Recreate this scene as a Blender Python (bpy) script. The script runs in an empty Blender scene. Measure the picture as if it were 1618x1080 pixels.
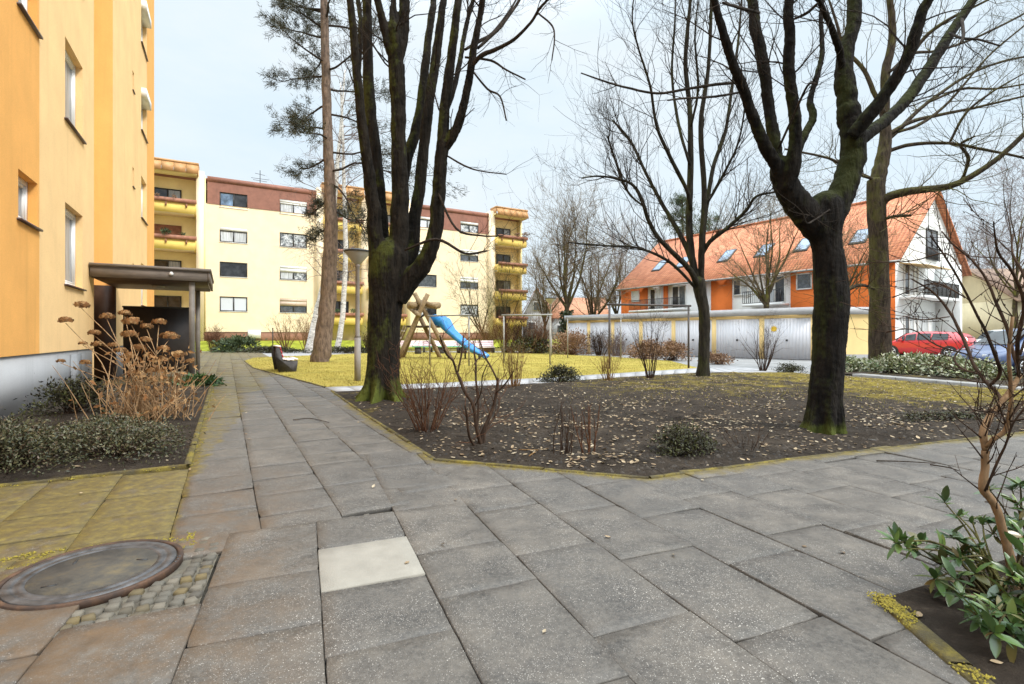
import bpy, math, random
import numpy as np
from mathutils import noise as mnoise, Vector
from mathutils.geometry import delaunay_2d_cdt

scene = bpy.context.scene
COL = scene.collection
F0, CX, HY, H = 798.0, 809.0, 530.0, 1.25


def P(px, py, Y):
    """the point seen at (px, py) of the 1618x1080 photo at distance Y"""
    return np.array([(px - CX) / F0 * Y, Y, H + (HY - py) / F0 * Y])


def G(px, py):
    Y = F0 * H / (py - HY)
    return np.array([(px - CX) / F0 * Y, Y])


def V3(*a):
    return np.array(a, dtype=float)


def unit(v):
    v = np.asarray(v, float)
    return v / max(math.sqrt(float(v @ v)), 1e-9)


_npcross = np.cross


def _cross(a, b):
    if np.ndim(a) == 1 and np.ndim(b) == 1 and len(a) == 3:
        ax, ay, az = a; bx, by, bz = b
        return np.array((ay * bz - az * by, az * bx - ax * bz, ax * by - ay * bx))
    return _npcross(a, b)


np.cross = _cross


_CIRC = {}


def _circle(n):
    if n not in _CIRC:
        th = np.linspace(0, 2 * math.pi, n, endpoint=False)
        _CIRC[n] = (th, np.cos(th), np.sin(th))
    return _CIRC[n]


# ------------------------------------------------------------------ mesh builder
class MB:
    def __init__(self):
        self.v, self.f, self.n, self.c = [], [], 0, []

    def add(self, verts, faces, col=None):
        verts = np.asarray(verts, float).reshape(-1, 3)
        for fa in faces if isinstance(faces, (list, tuple)) else [faces]:
            fa = np.asarray(fa, int)
            if fa.ndim == 1:
                fa = fa[None]
            if len(fa):
                self.f.append(fa + self.n)
        self.v.append(verts)
        if col is not None:
            c = np.asarray(col, float)
            self.c.append(np.broadcast_to(c, (len(verts), 3)))
        self.n += len(verts)

    def quad(self, a, b, c, d):
        self.add([a, b, c, d], np.array([[0, 1, 2, 3]]))

    def poly(self, pts):
        self.add(pts, np.arange(len(pts))[None])

    def box8(self, p):
        self.add(p, np.array([[0, 3, 2, 1], [4, 5, 6, 7], [0, 1, 5, 4], [1, 2, 6, 5], [2, 3, 7, 6], [3, 0, 4, 7]]))

    def box(self, c, s, rz=0.0):
        hx, hy, hz = s[0] / 2, s[1] / 2, s[2] / 2
        ca, sa = math.cos(rz), math.sin(rz)
        pts = []
        for z in (-hz, hz):
            for x, y in ((-hx, -hy), (hx, -hy), (hx, hy), (-hx, hy)):
                pts.append((c[0] + x * ca - y * sa, c[1] + x * sa + y * ca, c[2] + z))
        self.box8(pts)

    def fbox(self, Fr, u0, u1, z0, z1, n0, n1):
        pts = []
        for z in (z0, z1):
            for u, n in ((u0, n0), (u1, n0), (u1, n1), (u0, n1)):
                pts.append(Fr(u, z, n))
        self.box8(pts)

    def beam(self, a, b, w, h=None, up=(0, 0, 1)):
        a, b = np.asarray(a, float), np.asarray(b, float)
        h = h or w
        t = unit(b - a)
        u = np.asarray(up, float)
        if abs(t @ u) > .95:
            u = V3(1, 0, 0)
        s = unit(np.cross(t, u)) * w / 2
        q = unit(np.cross(s, t)) * h / 2
        self.box8([a - s - q, a + s - q, a + s + q, a - s + q, b - s - q, b + s - q, b + s + q, b - s + q])

    def tube(self, pts, rad, sides=6, cap=True, lump=0.0, flute=None, col=None):
        pts = np.asarray(pts, float)
        n = len(pts)
        rad = np.broadcast_to(np.asarray(rad, float), (n,))
        t = np.empty_like(pts)
        t[0] = pts[1] - pts[0]; t[-1] = pts[-1] - pts[-2]
        if n > 2: t[1:-1] = pts[2:] - pts[:-2]
        t /= np.maximum(np.sqrt((t * t).sum(1, keepdims=True)), 1e-9)
        m = np.abs(t.mean(0))
        ax = int(np.argmin(m))
        u = np.zeros_like(t)
        i1, i2 = (ax + 1) % 3, (ax + 2) % 3
        u[:, i1] = t[:, i2]; u[:, i2] = -t[:, i1]
        u /= np.maximum(np.sqrt((u * u).sum(1, keepdims=True)), 1e-9)
        w = np.stack([t[:, 1] * u[:, 2] - t[:, 2] * u[:, 1], t[:, 2] * u[:, 0] - t[:, 0] * u[:, 2], t[:, 0] * u[:, 1] - t[:, 1] * u[:, 0]], 1)
        th, cth, sth = _circle(sides)
        R = np.repeat(rad[:, None], sides, 1)
        if flute is not None:
            k, ph, fall = flute
            R = R * (1 + np.asarray(fall)[:, None] * (np.cos(k * th + ph) + .5 * np.cos((k + 2) * th + 2 * ph)))
        if lump:
            for i in range(n):
                for j in range(sides):
                    q = pts[i] / max(rad[0], .02) * .8 + V3(math.cos(th[j]), math.sin(th[j]), 0) * .9
                    R[i, j] *= 1 + lump * mnoise.noise(Vector(q))
        ring = pts[:, None, :] + R[..., None] * (cth[None, :, None] * u[:, None, :] + sth[None, :, None] * w[:, None, :])
        v = ring.reshape(-1, 3)
        i = np.arange(n - 1)[:, None] * sides
        j = np.arange(sides)[None]
        j2 = (j + 1) % sides
        q = np.stack([i + j, i + j2, i + sides + j2, i + sides + j], -1).reshape(-1, 4)
        fs = [q]
        if cap and sides >= 3:
            fs.append(np.arange(sides)[::-1][None])
            fs.append(((n - 1) * sides + np.arange(sides))[None])
        self.add(v, fs, col)

    def lathe(self, c, prof, sides=24):
        """prof: list of (radius, z) from bottom to top around the vertical axis at c"""
        c = np.asarray(c, float)
        th = np.linspace(0, 2 * math.pi, sides, endpoint=False)
        v = np.array([[(c[0] + r * math.cos(a), c[1] + r * math.sin(a), c[2] + z) for a in th] for r, z in prof]).reshape(-1, 3)
        n = len(prof)
        i = np.arange(n - 1)[:, None] * sides
        j = np.arange(sides)[None]
        j2 = (j + 1) % sides
        q = np.stack([i + j, i + j2, i + sides + j2, i + sides + j], -1).reshape(-1, 4)
        fs = [q]
        if prof[0][0] > 1e-4:
            fs.append(np.arange(sides)[::-1][None])
        if prof[-1][0] > 1e-4:
            fs.append(((n - 1) * sides + np.arange(sides))[None])
        self.add(v, fs)

    def build(self, name, m, parent=None, smooth=False, loc=None):
        """link as ONE mesh object; vertices are world coordinates"""
        me = bpy.data.meshes.new(name)
        v = np.concatenate(self.v) if self.v else np.zeros((0, 3))
        off = np.array(worldloc(parent) if parent is not None else (loc if loc is not None else (0, 0, 0)), float)
        v = v - off
        me.vertices.add(len(v))
        me.vertices.foreach_set('co', v.astype(np.float32).ravel())
        loops = np.concatenate([f.ravel() for f in self.f])
        tot = np.concatenate([np.full(len(f), f.shape[1]) for f in self.f])
        me.loops.add(len(loops))
        me.loops.foreach_set('vertex_index', loops.astype(np.int32))
        me.polygons.add(len(tot))
        st = np.concatenate([[0], np.cumsum(tot)[:-1]])
        me.polygons.foreach_set('loop_start', st.astype(np.int32))
        me.polygons.foreach_set('loop_total', tot.astype(np.int32))
        if smooth:
            me.polygons.foreach_set('use_smooth', np.ones(len(tot), bool))
        me.update(calc_edges=True)
        me.validate()
        if self.c and sum(len(c) for c in self.c) == len(v):
            ca = me.color_attributes.new('Col', 'FLOAT_COLOR', 'POINT')
            c4 = np.ones((len(v), 4), np.float32)
            c4[:, :3] = np.concatenate(self.c)
            ca.data.foreach_set('color', c4.ravel())
        me.materials.append(m)
        o = bpy.data.objects.new(name, me)
        COL.objects.link(o)
        if parent is not None:
            o.parent = parent
        elif loc is not None:
            o.location = loc
        return o


def worldloc(o):
    p = np.zeros(3)
    while o is not None:
        p += np.array(o.location)
        o = o.parent
    return p


def tag(o, label=None, cat=None, group=None, kind=None):
    if label: o['label'] = label
    if cat: o['category'] = cat
    if group: o['group'] = group
    if kind: o['kind'] = kind
    return o


def thing(name, label, cat, loc, group=None):
    o = bpy.data.objects.new(name, None)
    COL.objects.link(o)
    o.location = tuple(float(x) for x in loc)
    o.empty_display_size = .2
    return tag(o, label, cat, group)


def struct(o):
    o['kind'] = 'structure'
    return o


def frame(o, eu, en):
    o, eu, en = np.asarray(o, float), np.asarray(eu, float), np.asarray(en, float)
    return lambda u, z, n=0.0: V3(o[0] + eu[0] * u + en[0] * n, o[1] + eu[1] * u + en[1] * n, o[2] + z)


# ------------------------------------------------------------------ materials
def nt(name):
    m = bpy.data.materials.new(name)
    m.use_nodes = True
    t = m.node_tree
    b = t.nodes['Principled BSDF']
    return m, t, b


def N(t, typ, **kw):
    n = t.nodes.new(typ)
    for k, v in kw.items():
        if k.startswith('i_'):
            n.inputs[k[2:].replace('_', ' ')].default_value = v
        else:
            setattr(n, k, v)
    return n


def L(t, a, b):
    t.links.new(a, b)


def coords(t, scale=(1, 1, 1), kind='pos'):
    g = N(t, 'ShaderNodeNewGeometry')
    mp = N(t, 'ShaderNodeMapping')
    mp.inputs['Scale'].default_value = scale
    L(t, g.outputs['Position'], mp.inputs['Vector'])
    return mp.outputs['Vector']


def noise_f(t, vec, scale, detail=4, rough=.55):
    n = N(t, 'ShaderNodeTexNoise')
    n.inputs['Scale'].default_value = scale
    n.inputs['Detail'].default_value = detail
    n.inputs['Roughness'].default_value = rough
    if vec is not None:
        L(t, vec, n.inputs['Vector'])
    return n.outputs['Fac']


def ramp(t, fac, stops):
    r = N(t, 'ShaderNodeValToRGB')
    el = r.color_ramp.elements
    while len(el) > 1:
        el.remove(el[-1])
    for i, (p, c) in enumerate(stops):
        e = el[0] if i == 0 else el.new(p)
        e.position = p
        e.color = (*c, 1) if len(c) == 3 else c
    L(t, fac, r.inputs['Fac'])
    return r.outputs['Color']


def mixc(t, fac, a, b, mode='MIX'):
    m = N(t, 'ShaderNodeMix', data_type='RGBA', blend_type=mode)
    for s, x in ((0, fac), (6, a), (7, b)):
        if isinstance(x, (int, float)):
            m.inputs[s].default_value = x
        elif isinstance(x, (tuple, list)):
            m.inputs[s].default_value = (*x, 1)
        else:
            L(t, x, m.inputs[s])
    return m.outputs[2]


def maths(t, op, a, b=0.0, c=None, clamp=False):
    m = N(t, 'ShaderNodeMath', operation=op, use_clamp=clamp)
    for i, x in enumerate((a, b, c)):
        if x is None:
            continue
        if isinstance(x, (int, float)):
            m.inputs[i].default_value = x
        else:
            L(t, x, m.inputs[i])
    return m.outputs[0]


def maprange(t, v, a, b, c=0.0, d=1.0):
    m = N(t, 'ShaderNodeMapRange', interpolation_type='SMOOTHSTEP')
    L(t, v, m.inputs[0])
    for i, x in enumerate((a, b, c, d)):
        m.inputs[i + 1].default_value = x
    return m.outputs[0]


def bump(t, b, h, strength=.3, dist=.01):
    n = N(t, 'ShaderNodeBump')
    n.inputs['Strength'].default_value = strength
    n.inputs['Distance'].default_value = dist
    L(t, h, n.inputs['Height'])
    L(t, n.outputs['Normal'], b.inputs['Normal'])


def simple(name, col, rough=.6, var=.12, scale=3.0, metal=0.0, bmp=0.0, bscale=40, spec=.5, stretch=(1, 1, 1), stain=None):
    m, t, b = nt(name)
    v = coords(t, stretch)
    f = noise_f(t, v, scale, 5)
    lo = tuple(c * (1 - var * 1.6) for c in col)
    hi = tuple(min(1, c * (1 + var)) for c in col)
    c = ramp(t, f, [(.3, lo), (.7, hi)])
    if stain:
        f2 = noise_f(t, coords(t, (1, 1, .25)), stain[1], 6, .65)
        c = mixc(t, maprange(t, f2, .52, .72, 0, stain[2]), c, stain[0])
    L(t, c, b.inputs['Base Color'])
    b.inputs['Roughness'].default_value = rough
    b.inputs['Metallic'].default_value = metal
    b.inputs['Specular IOR Level'].default_value = spec
    if bmp:
        bump(t, b, noise_f(t, coords(t, stretch), bscale, 3), bmp, .01)
    return m


def plaster(name, col, stain=.25, far=False):
    m, t, b = nt(name)
    f = noise_f(t, coords(t), 1.1, 6, .6)
    c = ramp(t, f, [(.3, tuple(x * .9 for x in col)), (.7, tuple(min(1, x * 1.05) for x in col))])
    streak = noise_f(t, coords(t, (3.0, 3.0, .18)), 1.3, 5, .6)
    c = mixc(t, maprange(t, streak, .5, .75, 0, stain), c, tuple(x * .62 for x in col))
    fine = noise_f(t, coords(t), 55, 3)
    c = mixc(t, maprange(t, fine, .35, .65, 0, .2), c, tuple(x * .55 for x in col))
    if not far:
        wx_ = noise_f(t, coords(t, (1, 1, .5)), .45, 4, .6)
        c = mixc(t, maprange(t, wx_, .42, .7, 0, .22), c, tuple(x * y for x, y in zip(col, (.86, .80, .78))))
    L(t, c, b.inputs['Base Color'])
    b.inputs['Roughness'].default_value = .9
    b.inputs['Specular IOR Level'].default_value = .2
    if not far:
        bump(t, b, noise_f(t, coords(t), 130, 2), .35, .006)
    return m


def bark(name, dark, light, moss=None, mossamt=.5, zs=.22, scale=14, spots=None, dist=.05, foot=0.0):
    m, t, b = nt(name)
    v = coords(t, (1, 1, zs))
    f = noise_f(t, v, scale, 7, .65)
    c = ramp(t, f, [(.33, dark), (.68, light)])
    if spots:
        s = noise_f(t, coords(t, (1, 1, 3.0)), 3.5, 5, .7)
        c = mixc(t, maprange(t, s, .55, .62, 0, .9), c, spots)
    if moss:
        ms = noise_f(t, coords(t, (1, 1, .5)), 2.2, 6, .7)
        g = N(t, 'ShaderNodeNewGeometry')
        sx = N(t, 'ShaderNodeSeparateXYZ')
        L(t, g.outputs['Normal'], sx.inputs[0])
        side = maths(t, 'MULTIPLY_ADD', sx.outputs[0], -.10, 0.0)
        up = maths(t, 'MULTIPLY_ADD', sx.outputs[2], .12, 0.0)
        k = maths(t, 'ADD', maths(t, 'ADD', ms, side), up)
        c = mixc(t, maprange(t, k, .5, .68, 0, mossamt), c, moss)
    if foot:
        px_ = N(t, 'ShaderNodeSeparateXYZ'); L(t, g.outputs['Position'], px_.inputs[0])
        low = maprange(t, px_.outputs[2], .05, foot, .55, 0)
        k2 = maths(t, 'ADD', low, maths(t, 'MULTIPLY_ADD', noise_f(t, coords(t, (1, 1, .4)), 5, 6, .7), 1.4, -.7))
        c = mixc(t, maprange(t, k2, .15, .6, 0, .9), c, tuple(x * 1.5 for x in moss))
    L(t, c, b.inputs['Base Color'])
    b.inputs['Roughness'].default_value = .95
    b.inputs['Specular IOR Level'].default_value = .15
    rg_ = noise_f(t, coords(t, (1, 1, zs * .5)), scale * .55, 5, .6)
    bump(t, b, maths(t, 'ADD', f, maths(t, 'MULTIPLY', rg_, 1.4)), 1.0, dist)
    return m


def leafmat(name, cols, rough=.5, trans=0.0, spec=.4):
    """colour varies leaf by leaf"""
    m, t, b = nt(name)
    g = N(t, 'ShaderNodeNewGeometry')
    n = len(cols)
    c = ramp(t, g.outputs['Random Per Island'], [((i + .5) / n, cc) for i, cc in enumerate(cols)])
    f = noise_f(t, coords(t), 9, 3)
    c = mixc(t, maprange(t, f, .4, .7, 0, .4), c, tuple(x * .5 for x in cols[0]))
    L(t, c, b.inputs['Base Color'])
    b.inputs['Roughness'].default_value = rough
    b.inputs['Specular IOR Level'].default_value = spec
    if trans:
        tr = N(t, 'ShaderNodeBsdfTranslucent')
        L(t, c, tr.inputs['Color'])
        mx = N(t, 'ShaderNodeMixShader')
        mx.inputs[0].default_value = trans
        L(t, b.outputs[0], mx.inputs[1])
        L(t, tr.outputs[0], mx.inputs[2])
        L(t, mx.outputs[0], t.nodes['Material Output'].inputs['Surface'])
    return m


def panemat(name, base, kind='dark', spec=.6):
    m, t, b = nt(name)
    if kind == 'curtain':
        v = coords(t, (1, 1, .05))
        f = noise_f(t, v, 14, 3)
        c = ramp(t, f, [(.35, tuple(x * .5 for x in base)), (.65, base)])
    elif kind == 'lace':
        f = noise_f(t, coords(t), 4.0, 6, .75)
        c = ramp(t, f, [(.42, (.06, .07, .08)), (.6, base)])
    elif kind == 'blind':
        w = N(t, 'ShaderNodeTexWave', bands_direction='Z')
        w.inputs['Scale'].default_value = 3.2
        w.inputs['Distortion'].default_value = .4
        L(t, coords(t), w.inputs['Vector'])
        c = ramp(t, w.outputs['Fac'], [(.1, tuple(x * .55 for x in base)), (.5, base)])
    else:
        f = noise_f(t, coords(t), 1.7, 4, .6)
        c = ramp(t, f, [(.35, tuple(x * .4 for x in base)), (.7, tuple(x * 1.5 for x in base))])
    L(t, c, b.inputs['Base Color'])
    b.inputs['Roughness'].default_value = .06 if kind in ('dark', 'lace') else .25
    b.inputs['Specular IOR Level'].default_value = spec
    return m


M = {}
M['orange'] = plaster('orange_plaster', (.88, .45, .13), .3)
M['orange_far'] = plaster('orange_plaster_recess', (.90, .50, .17), .25)  # slightly lighter orange on the entrance recess and its return wall
M['yellow'] = plaster('yellow_plaster', (.93, .63, .31), .25)
M['plinth_grey'] = plaster('grey_plinth', (.49, .485, .49), .4)
M['cream'] = plaster('cream_plaster', (1.0, .80, .55), .08, True)
M['cream_deep'] = plaster('deep_cream_plaster', (1.0, .80, .42), .06, True)
M['parapet'] = plaster('parapet_yellow', (.96, .70, .20), .14, True)
M['brown_band'] = simple('brown_fibre_cement', (.29, .125, .085), .7, .12, 2.5, stain=((.20, .09, .06), 1.5, .5))
M['brown_plinth'] = simple('brown_plinth', (.30, .15, .09), .8, .15, 3)
M['tan_metal'] = simple('tan_metal_fascia', (.52, .27, .10), .55, .12, 2, stain=((.3, .16, .08), 1.5, .4))
M['planter'] = simple('brown_planter', (.34, .145, .085), .7, .2, 4)
M['anthracite'] = simple('anthracite_frame', (.035, .033, .033), .45, .1)
M['white_pvc'] = simple('white_plastic_frame', (.80, .80, .80), .35, .04)
M['white_box'] = simple('white_shutter_box', (.82, .80, .76), .5, .05)
M['beige_box'] = simple('beige_shutter', (.62, .47, .36), .6, .06)
M['sill_dark'] = simple('dark_sill', (.10, .055, .04), .5, .1)
M['pane_dark'] = panemat('window_glass_dark', (.035, .036, .04))
M['pane_grey'] = panemat('window_glass_grey', (.12, .13, .14), 'lace')
M['pane_sky'] = panemat('window_glass_sky_tint', (.16, .24, .36), 'dark', 1.0)  # blue base colour paints the sky's reflection into the glass
M['pane_curtain'] = panemat('window_glass_curtain', (.72, .74, .75), 'curtain')
M['pane_lace'] = panemat('window_glass_lace', (.75, .77, .78), 'lace')
M['pane_blind'] = panemat('window_glass_blind', (.78, .82, .88), 'blind')
M['pane_shutter'] = panemat('roller_shutter_brown', (.36, .20, .12), 'blind', .2)
M['pane_net'] = panemat('window_net_curtain', (.36, .38, .40), 'curtain')
M['wood_fascia'] = simple('grey_wood_fascia', (.20, .165, .14), .75, .2, 3, bmp=.4, bscale=30, stretch=(1, 1, 6))
M['post_grey'] = simple('grey_post_paint', (.25, .225, .20), .6, .15, 4)
M['dark_clad'] = simple('dark_brown_cladding', (.060, .033, .024), .55, .25, 3, bmp=.2)
M['screen'] = simple('dark_screen_panel', (.042, .033, .031), .5, .2, 3)
M['black_metal'] = simple('black_metal', (.02, .02, .022), .5, .1)
M['grey_metal'] = simple('galvanised_metal', (.30, .29, .27), .5, .2, 5, metal=.3)
M['rust_metal'] = simple('dark_steel', (.07, .055, .05), .6, .3, 5)
M['white_wall'] = plaster('white_plaster', (.86, .86, .84), .1, True)
M['house_orange'] = plaster('orange_red_plaster', (.80, .20, .045), .1, True)
M['garage_yellow'] = plaster('garage_yellow', (.94, .69, .32), .2, True)
M['conc_white'] = simple('pale_concrete_rim', (.42, .415, .42), .7, .08)
M['chalk'] = simple('white_paint', (.8, .8, .8), .5, .05)
M['wood_play'] = simple('weathered_play_timber', (.25, .175, .095), .85, .2, 9, bmp=.4, bscale=20, stretch=(1, 1, 1))
M['wood_dark'] = simple('dark_timber', (.09, .065, .045), .85, .3, 5)
M['slide_blue'] = simple('blue_slide_plastic', (.03, .24, .60), .25, .08)
M['pink_slat'] = simple('faded_pink_slats', (.82, .62, .68), .6, .1, 2)
M['white_slat'] = simple('pale_seat_slats', (.82, .73, .72), .6, .08, 3)
M['red_slat'] = simple('red_painted_slats', (.50, .055, .06), .5, .15)
M['green_slat'] = simple('green_painted_slats', (.16, .42, .32), .6, .15)
M['bench_conc'] = simple('dark_concrete_support', (.06, .055, .055), .85, .3, 8, bmp=.3)
M['tyre'] = simple('tyre_rubber', (.02, .02, .02), .8, .1)
M['rim'] = simple('alloy_rim', (.55, .55, .56), .3, .05, metal=.8)
M['stick'] = bark('fallen_twig_bark', (.03, .022, .018), (.10, .07, .05), scale=40)


def paint(name, col):
    m, t, b = nt(name)
    f = noise_f(t, coords(t), 2.5, 4)
    L(t, ramp(t, f, [(.3, tuple(c * .88 for c in col)), (.7, col)]), b.inputs['Base Color'])
    b.inputs['Roughness'].default_value = .28
    b.inputs['Coat Weight'].default_value = .8
    b.inputs['Coat Roughness'].default_value = .05
    return m


M['red_paint'] = paint('red_car_paint', (.62, .02, .025))
M['blue_paint'] = paint('blue_car_paint', (.055, .085, .19))
M['white_car'] = paint('white_van_paint', (.75, .75, .75))
M['car_glass'] = panemat('car_glass', (.04, .05, .055), 'dark', .4)
M['tail'] = paint('tail_lamp_red', (.5, .015, .012))
M['headlamp'] = paint('headlamp_clear', (.7, .72, .75))

M['bark_big'] = bark('mossy_dark_bark', (.006, .005, .0045), (.030, .024, .018), (.065, .075, .014), .75, foot=.75)
M['bark_right'] = bark('near_black_bark', (.004, .0035, .0035), (.020, .016, .013), (.05, .058, .012), .5, foot=.22)
M['bark_mid'] = bark('dark_grey_bark', (.012, .010, .008), (.045, .038, .028), (.07, .075, .02), .5)
M['bark_tan'] = bark('mossy_olive_bark', (.03, .022, .014), (.10, .075, .045), (.15, .14, .028), .8)
M['bark_olive'] = bark('brown_grey_bark', (.018, .013, .010), (.085, .062, .045), (.12, .115, .025), .45)
M['bark_pine'] = bark('pine_bark', (.085, .062, .050), (.27, .195, .15), (.12, .11, .05), .25, .35, 9)
M['bark_birch'] = bark('birch_bark', (.42, .40, .37), (.80, .78, .75), scale=3, zs=2.5, spots=(.06, .05, .045))
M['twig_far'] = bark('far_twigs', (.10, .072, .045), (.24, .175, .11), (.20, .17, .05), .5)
M['twig_dark'] = bark('dark_twigs', (.018, .014, .011), (.06, .046, .036))
M['twig_olive'] = bark('olive_twigs', (.045, .036, .018), (.12, .10, .045), (.13, .125, .03), .5)
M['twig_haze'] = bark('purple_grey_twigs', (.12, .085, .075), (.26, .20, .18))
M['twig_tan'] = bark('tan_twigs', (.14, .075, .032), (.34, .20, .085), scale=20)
M['twig_red'] = bark('red_brown_stems', (.07, .032, .020), (.20, .095, .050), scale=20)
M['twig_brown'] = bark('dark_brown_stems', (.022, .014, .010), (.085, .052, .034), scale=20, dist=.008)
M['stem_hyd'] = bark('dry_hydrangea_stems', (.20, .115, .055), (.50, .33, .18), scale=12)
M['stem_shrub'] = bark('light_brown_shrub_bark', (.12, .070, .036), (.34, .215, .12), scale=18, dist=.006)
M['needle'] = leafmat('pine_needles', [(.028, .036, .020), (.05, .055, .028), (.075, .065, .035), (.035, .045, .03)], .6)
M['conifer'] = leafmat('conifer_needles', [(.03, .05, .02), (.06, .09, .03), (.09, .11, .04)], .6)
M['hydr'] = leafmat('dry_hydrangea_petals', [(.16, .08, .03), (.33, .165, .055), (.43, .27, .12), (.25, .11, .035)], .8, .15)
M['coton'] = leafmat('small_evergreen_leaves', [(.028, .032, .014), (.06, .066, .028), (.10, .10, .045), (.04, .048, .026), (.16, .14, .07), (.09, .06, .04)], .5)
M['rhodo'] = leafmat('rhododendron_leaves', [(.035, .07, .018), (.085, .15, .03), (.055, .10, .035), (.16, .22, .05), (.06, .11, .04), (.045, .085, .03), (.17, .11, .035), (.075, .13, .035)], .3, .12, .6)
M['ivy'] = leafmat('ivy_leaves', [(.02, .035, .012), (.04, .06, .02)], .45)
M['vari'] = leafmat('variegated_leaves', [(.06, .10, .03), (.35, .36, .16), (.62, .60, .48), (.10, .14, .04), (.50, .49, .36), (.16, .18, .05)], .45)
M['juniper'] = leafmat('juniper_foliage', [(.05, .075, .03), (.09, .12, .045), (.03, .05, .02)], .6)
M['tuft'] = leafmat('dark_tuft_leaves', [(.018, .016, .008), (.045, .040, .016), (.07, .075, .02)], .6)
M['litter'] = leafmat('fallen_leaves', [(.37, .28, .17), (.24, .16, .09), (.48, .40, .28), (.13, .085, .05), (.30, .20, .115), (.42, .32, .20)], .75, .1)
M['grass'] = leafmat('mossy_grass_blades', [(.34, .28, .06), (.43, .335, .075), (.25, .24, .05), (.48, .38, .12)], .8, .3)
M['hedge_tan'] = leafmat('dry_tan_foliage', [(.24, .14, .075), (.36, .22, .13), (.17, .09, .05)], .8)
M['dahlia'] = leafmat('deep_green_leaves', [(.03, .07, .02), (.06, .12, .035), (.10, .17, .06)], .45)
# ------------------------------------------------------------------ ground, paths, beds, lawn
rng = random.Random(7)
DU = unit((-.565, 1, 0))[:2]            # along the left building and the path
DN = np.array([DU[1], -DU[0]])          # out of the left building's wall
A1 = unit((-.412, 1, 0))[:2]            # the front paving's own grid
B1 = np.array([A1[1], -A1[0]])


def toUN(p): return float(p @ DU), float(p @ DN)
def fromUN(u, n): return DU * u + DN * n
def toAB(p): return float(p @ A1), float(p @ B1)
def fromAB(a, b): return A1 * a + B1 * b


_PL = {}


def inpoly(p, poly):
    x, y = float(p[0]), float(p[1])
    c = False
    k = id(poly)
    if k not in _PL: _PL[k] = ([(float(q[0]), float(q[1])) for q in poly], poly)
    poly = _PL[k][0]
    j = len(poly) - 1
    for i in range(len(poly)):
        xi, yi = poly[i]
        xj, yj = poly[j]
        if (yi > y) != (yj > y) and x < (xj - xi) * (y - yi) / (yj - yi) + xi:
            c = not c
        j = i
    return c


_SEG = {}


def dline(p, pl, closed=False):
    k = (id(pl), closed)
    if k not in _SEG:
        n = len(pl)
        sg = []
        for i in range(n if closed else n - 1):
            a, b = pl[i], pl[(i + 1) % n]
            dx, dy = float(b[0] - a[0]), float(b[1] - a[1])
            sg.append((float(a[0]), float(a[1]), dx, dy, max(dx * dx + dy * dy, 1e-9)))
        _SEG[k] = (sg, pl)
    x, y = float(p[0]), float(p[1])
    best = 1e18
    for ax, ay, dx, dy, l2 in _SEG[k][0]:
        t = ((x - ax) * dx + (y - ay) * dy) / l2
        t = 0 if t < 0 else 1 if t > 1 else t
        ex, ey = x - ax - dx * t, y - ay - dy * t
        d = ex * ex + ey * ey
        if d < best: best = d
    return math.sqrt(best)


def nz(x, y, s=1.0, o=0.0):
    return mnoise.noise(Vector((x * s + o, y * s - o, o)))


BED = [G(*q) for q in ((524, 617), (545, 632), (588, 661), (689, 726), (860, 741), (1026, 755), (1240, 726), (1618, 683))] + \
      [np.array([9.5, 7.45]), np.array([13.2, 10.6])] + [G(1567, 614), G(1369, 596.5), G(1240, 588), G(1101, 588.5), G(980, 596), G(860, 605), G(700, 612), G(540, 618)]
BED_FRONT = BED[:10]
LAWN = [G(*q) for q in ((514, 611.5), (400, 581), (386, 570), (400, 565), (494, 561), (640, 556), (800, 556.5), (960, 563), (1060, 570), (1104, 581), (980, 589.5), (860, 597), (700, 605))]
LBED = [fromUN(5.75, -2.90), fromUN(5.75, -.33), fromUN(16.0, -.33), fromUN(16.0, -2.90)]
RBED = [np.array([1.735, 2.385]), np.array([1.69, 1.9]), np.array([1.62, .9]), np.array([4.6, .9]), np.array([5.2, 3.85])]
VBED = [G(1330, 590), G(1369, 593.5), G(1567, 611.5), G(1700, 624), G(1700, 590), G(1560, 579), G(1335, 575)]


def sheet(name, poly, spacing, zf, m, colf=None):
    """a triangulated sheet of ground inside a polygon, with its own relief"""
    poly = [np.asarray(p) for p in poly]
    pts, edges = [], []
    for i, p in enumerate(poly):
        q = poly[(i + 1) % len(poly)]
        d = np.linalg.norm(q - p)
        k = max(1, int(d / max(spacing((p + q) / 2), .05)))
        for s in range(k):
            pts.append(p + (q - p) * s / k)
    nb = len(pts)
    edges = [(i, (i + 1) % nb) for i in range(nb)]
    xs = [p[0] for p in poly]; ys = [p[1] for p in poly]
    y = min(ys)
    while y < max(ys):
        x = min(xs)
        st = spacing(np.array([(min(xs) + max(xs)) / 2, y]))
        while x < max(xs):
            q = np.array([x + rng.uniform(-.3, .3) * st, y + rng.uniform(-.3, .3) * st])
            if inpoly(q, poly) and dline(q, poly, True) > st * .4:
                pts.append(q)
            x += st
        y += st
    r = delaunay_2d_cdt([Vector((float(p[0]), float(p[1]))) for p in pts], edges, [], 1, 1e-5)
    vs, fs = r[0], r[2]
    mb = MB()
    V = [(v[0], v[1], zf(np.array([v[0], v[1]]))) for v in vs]
    tri = [f for f in fs if len(f) == 3]
    T = np.array(tri)
    Va = np.array(V)
    cr = np.cross(Va[T[:, 1]] - Va[T[:, 0]], Va[T[:, 2]] - Va[T[:, 0]])[:, 2]
    T[cr < 0] = T[cr < 0][:, ::-1]
    mb.add(V, T, np.array([colf(v) for v in V]) if colf else None)
    return struct(mb.build(name, m, smooth=True))


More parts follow.
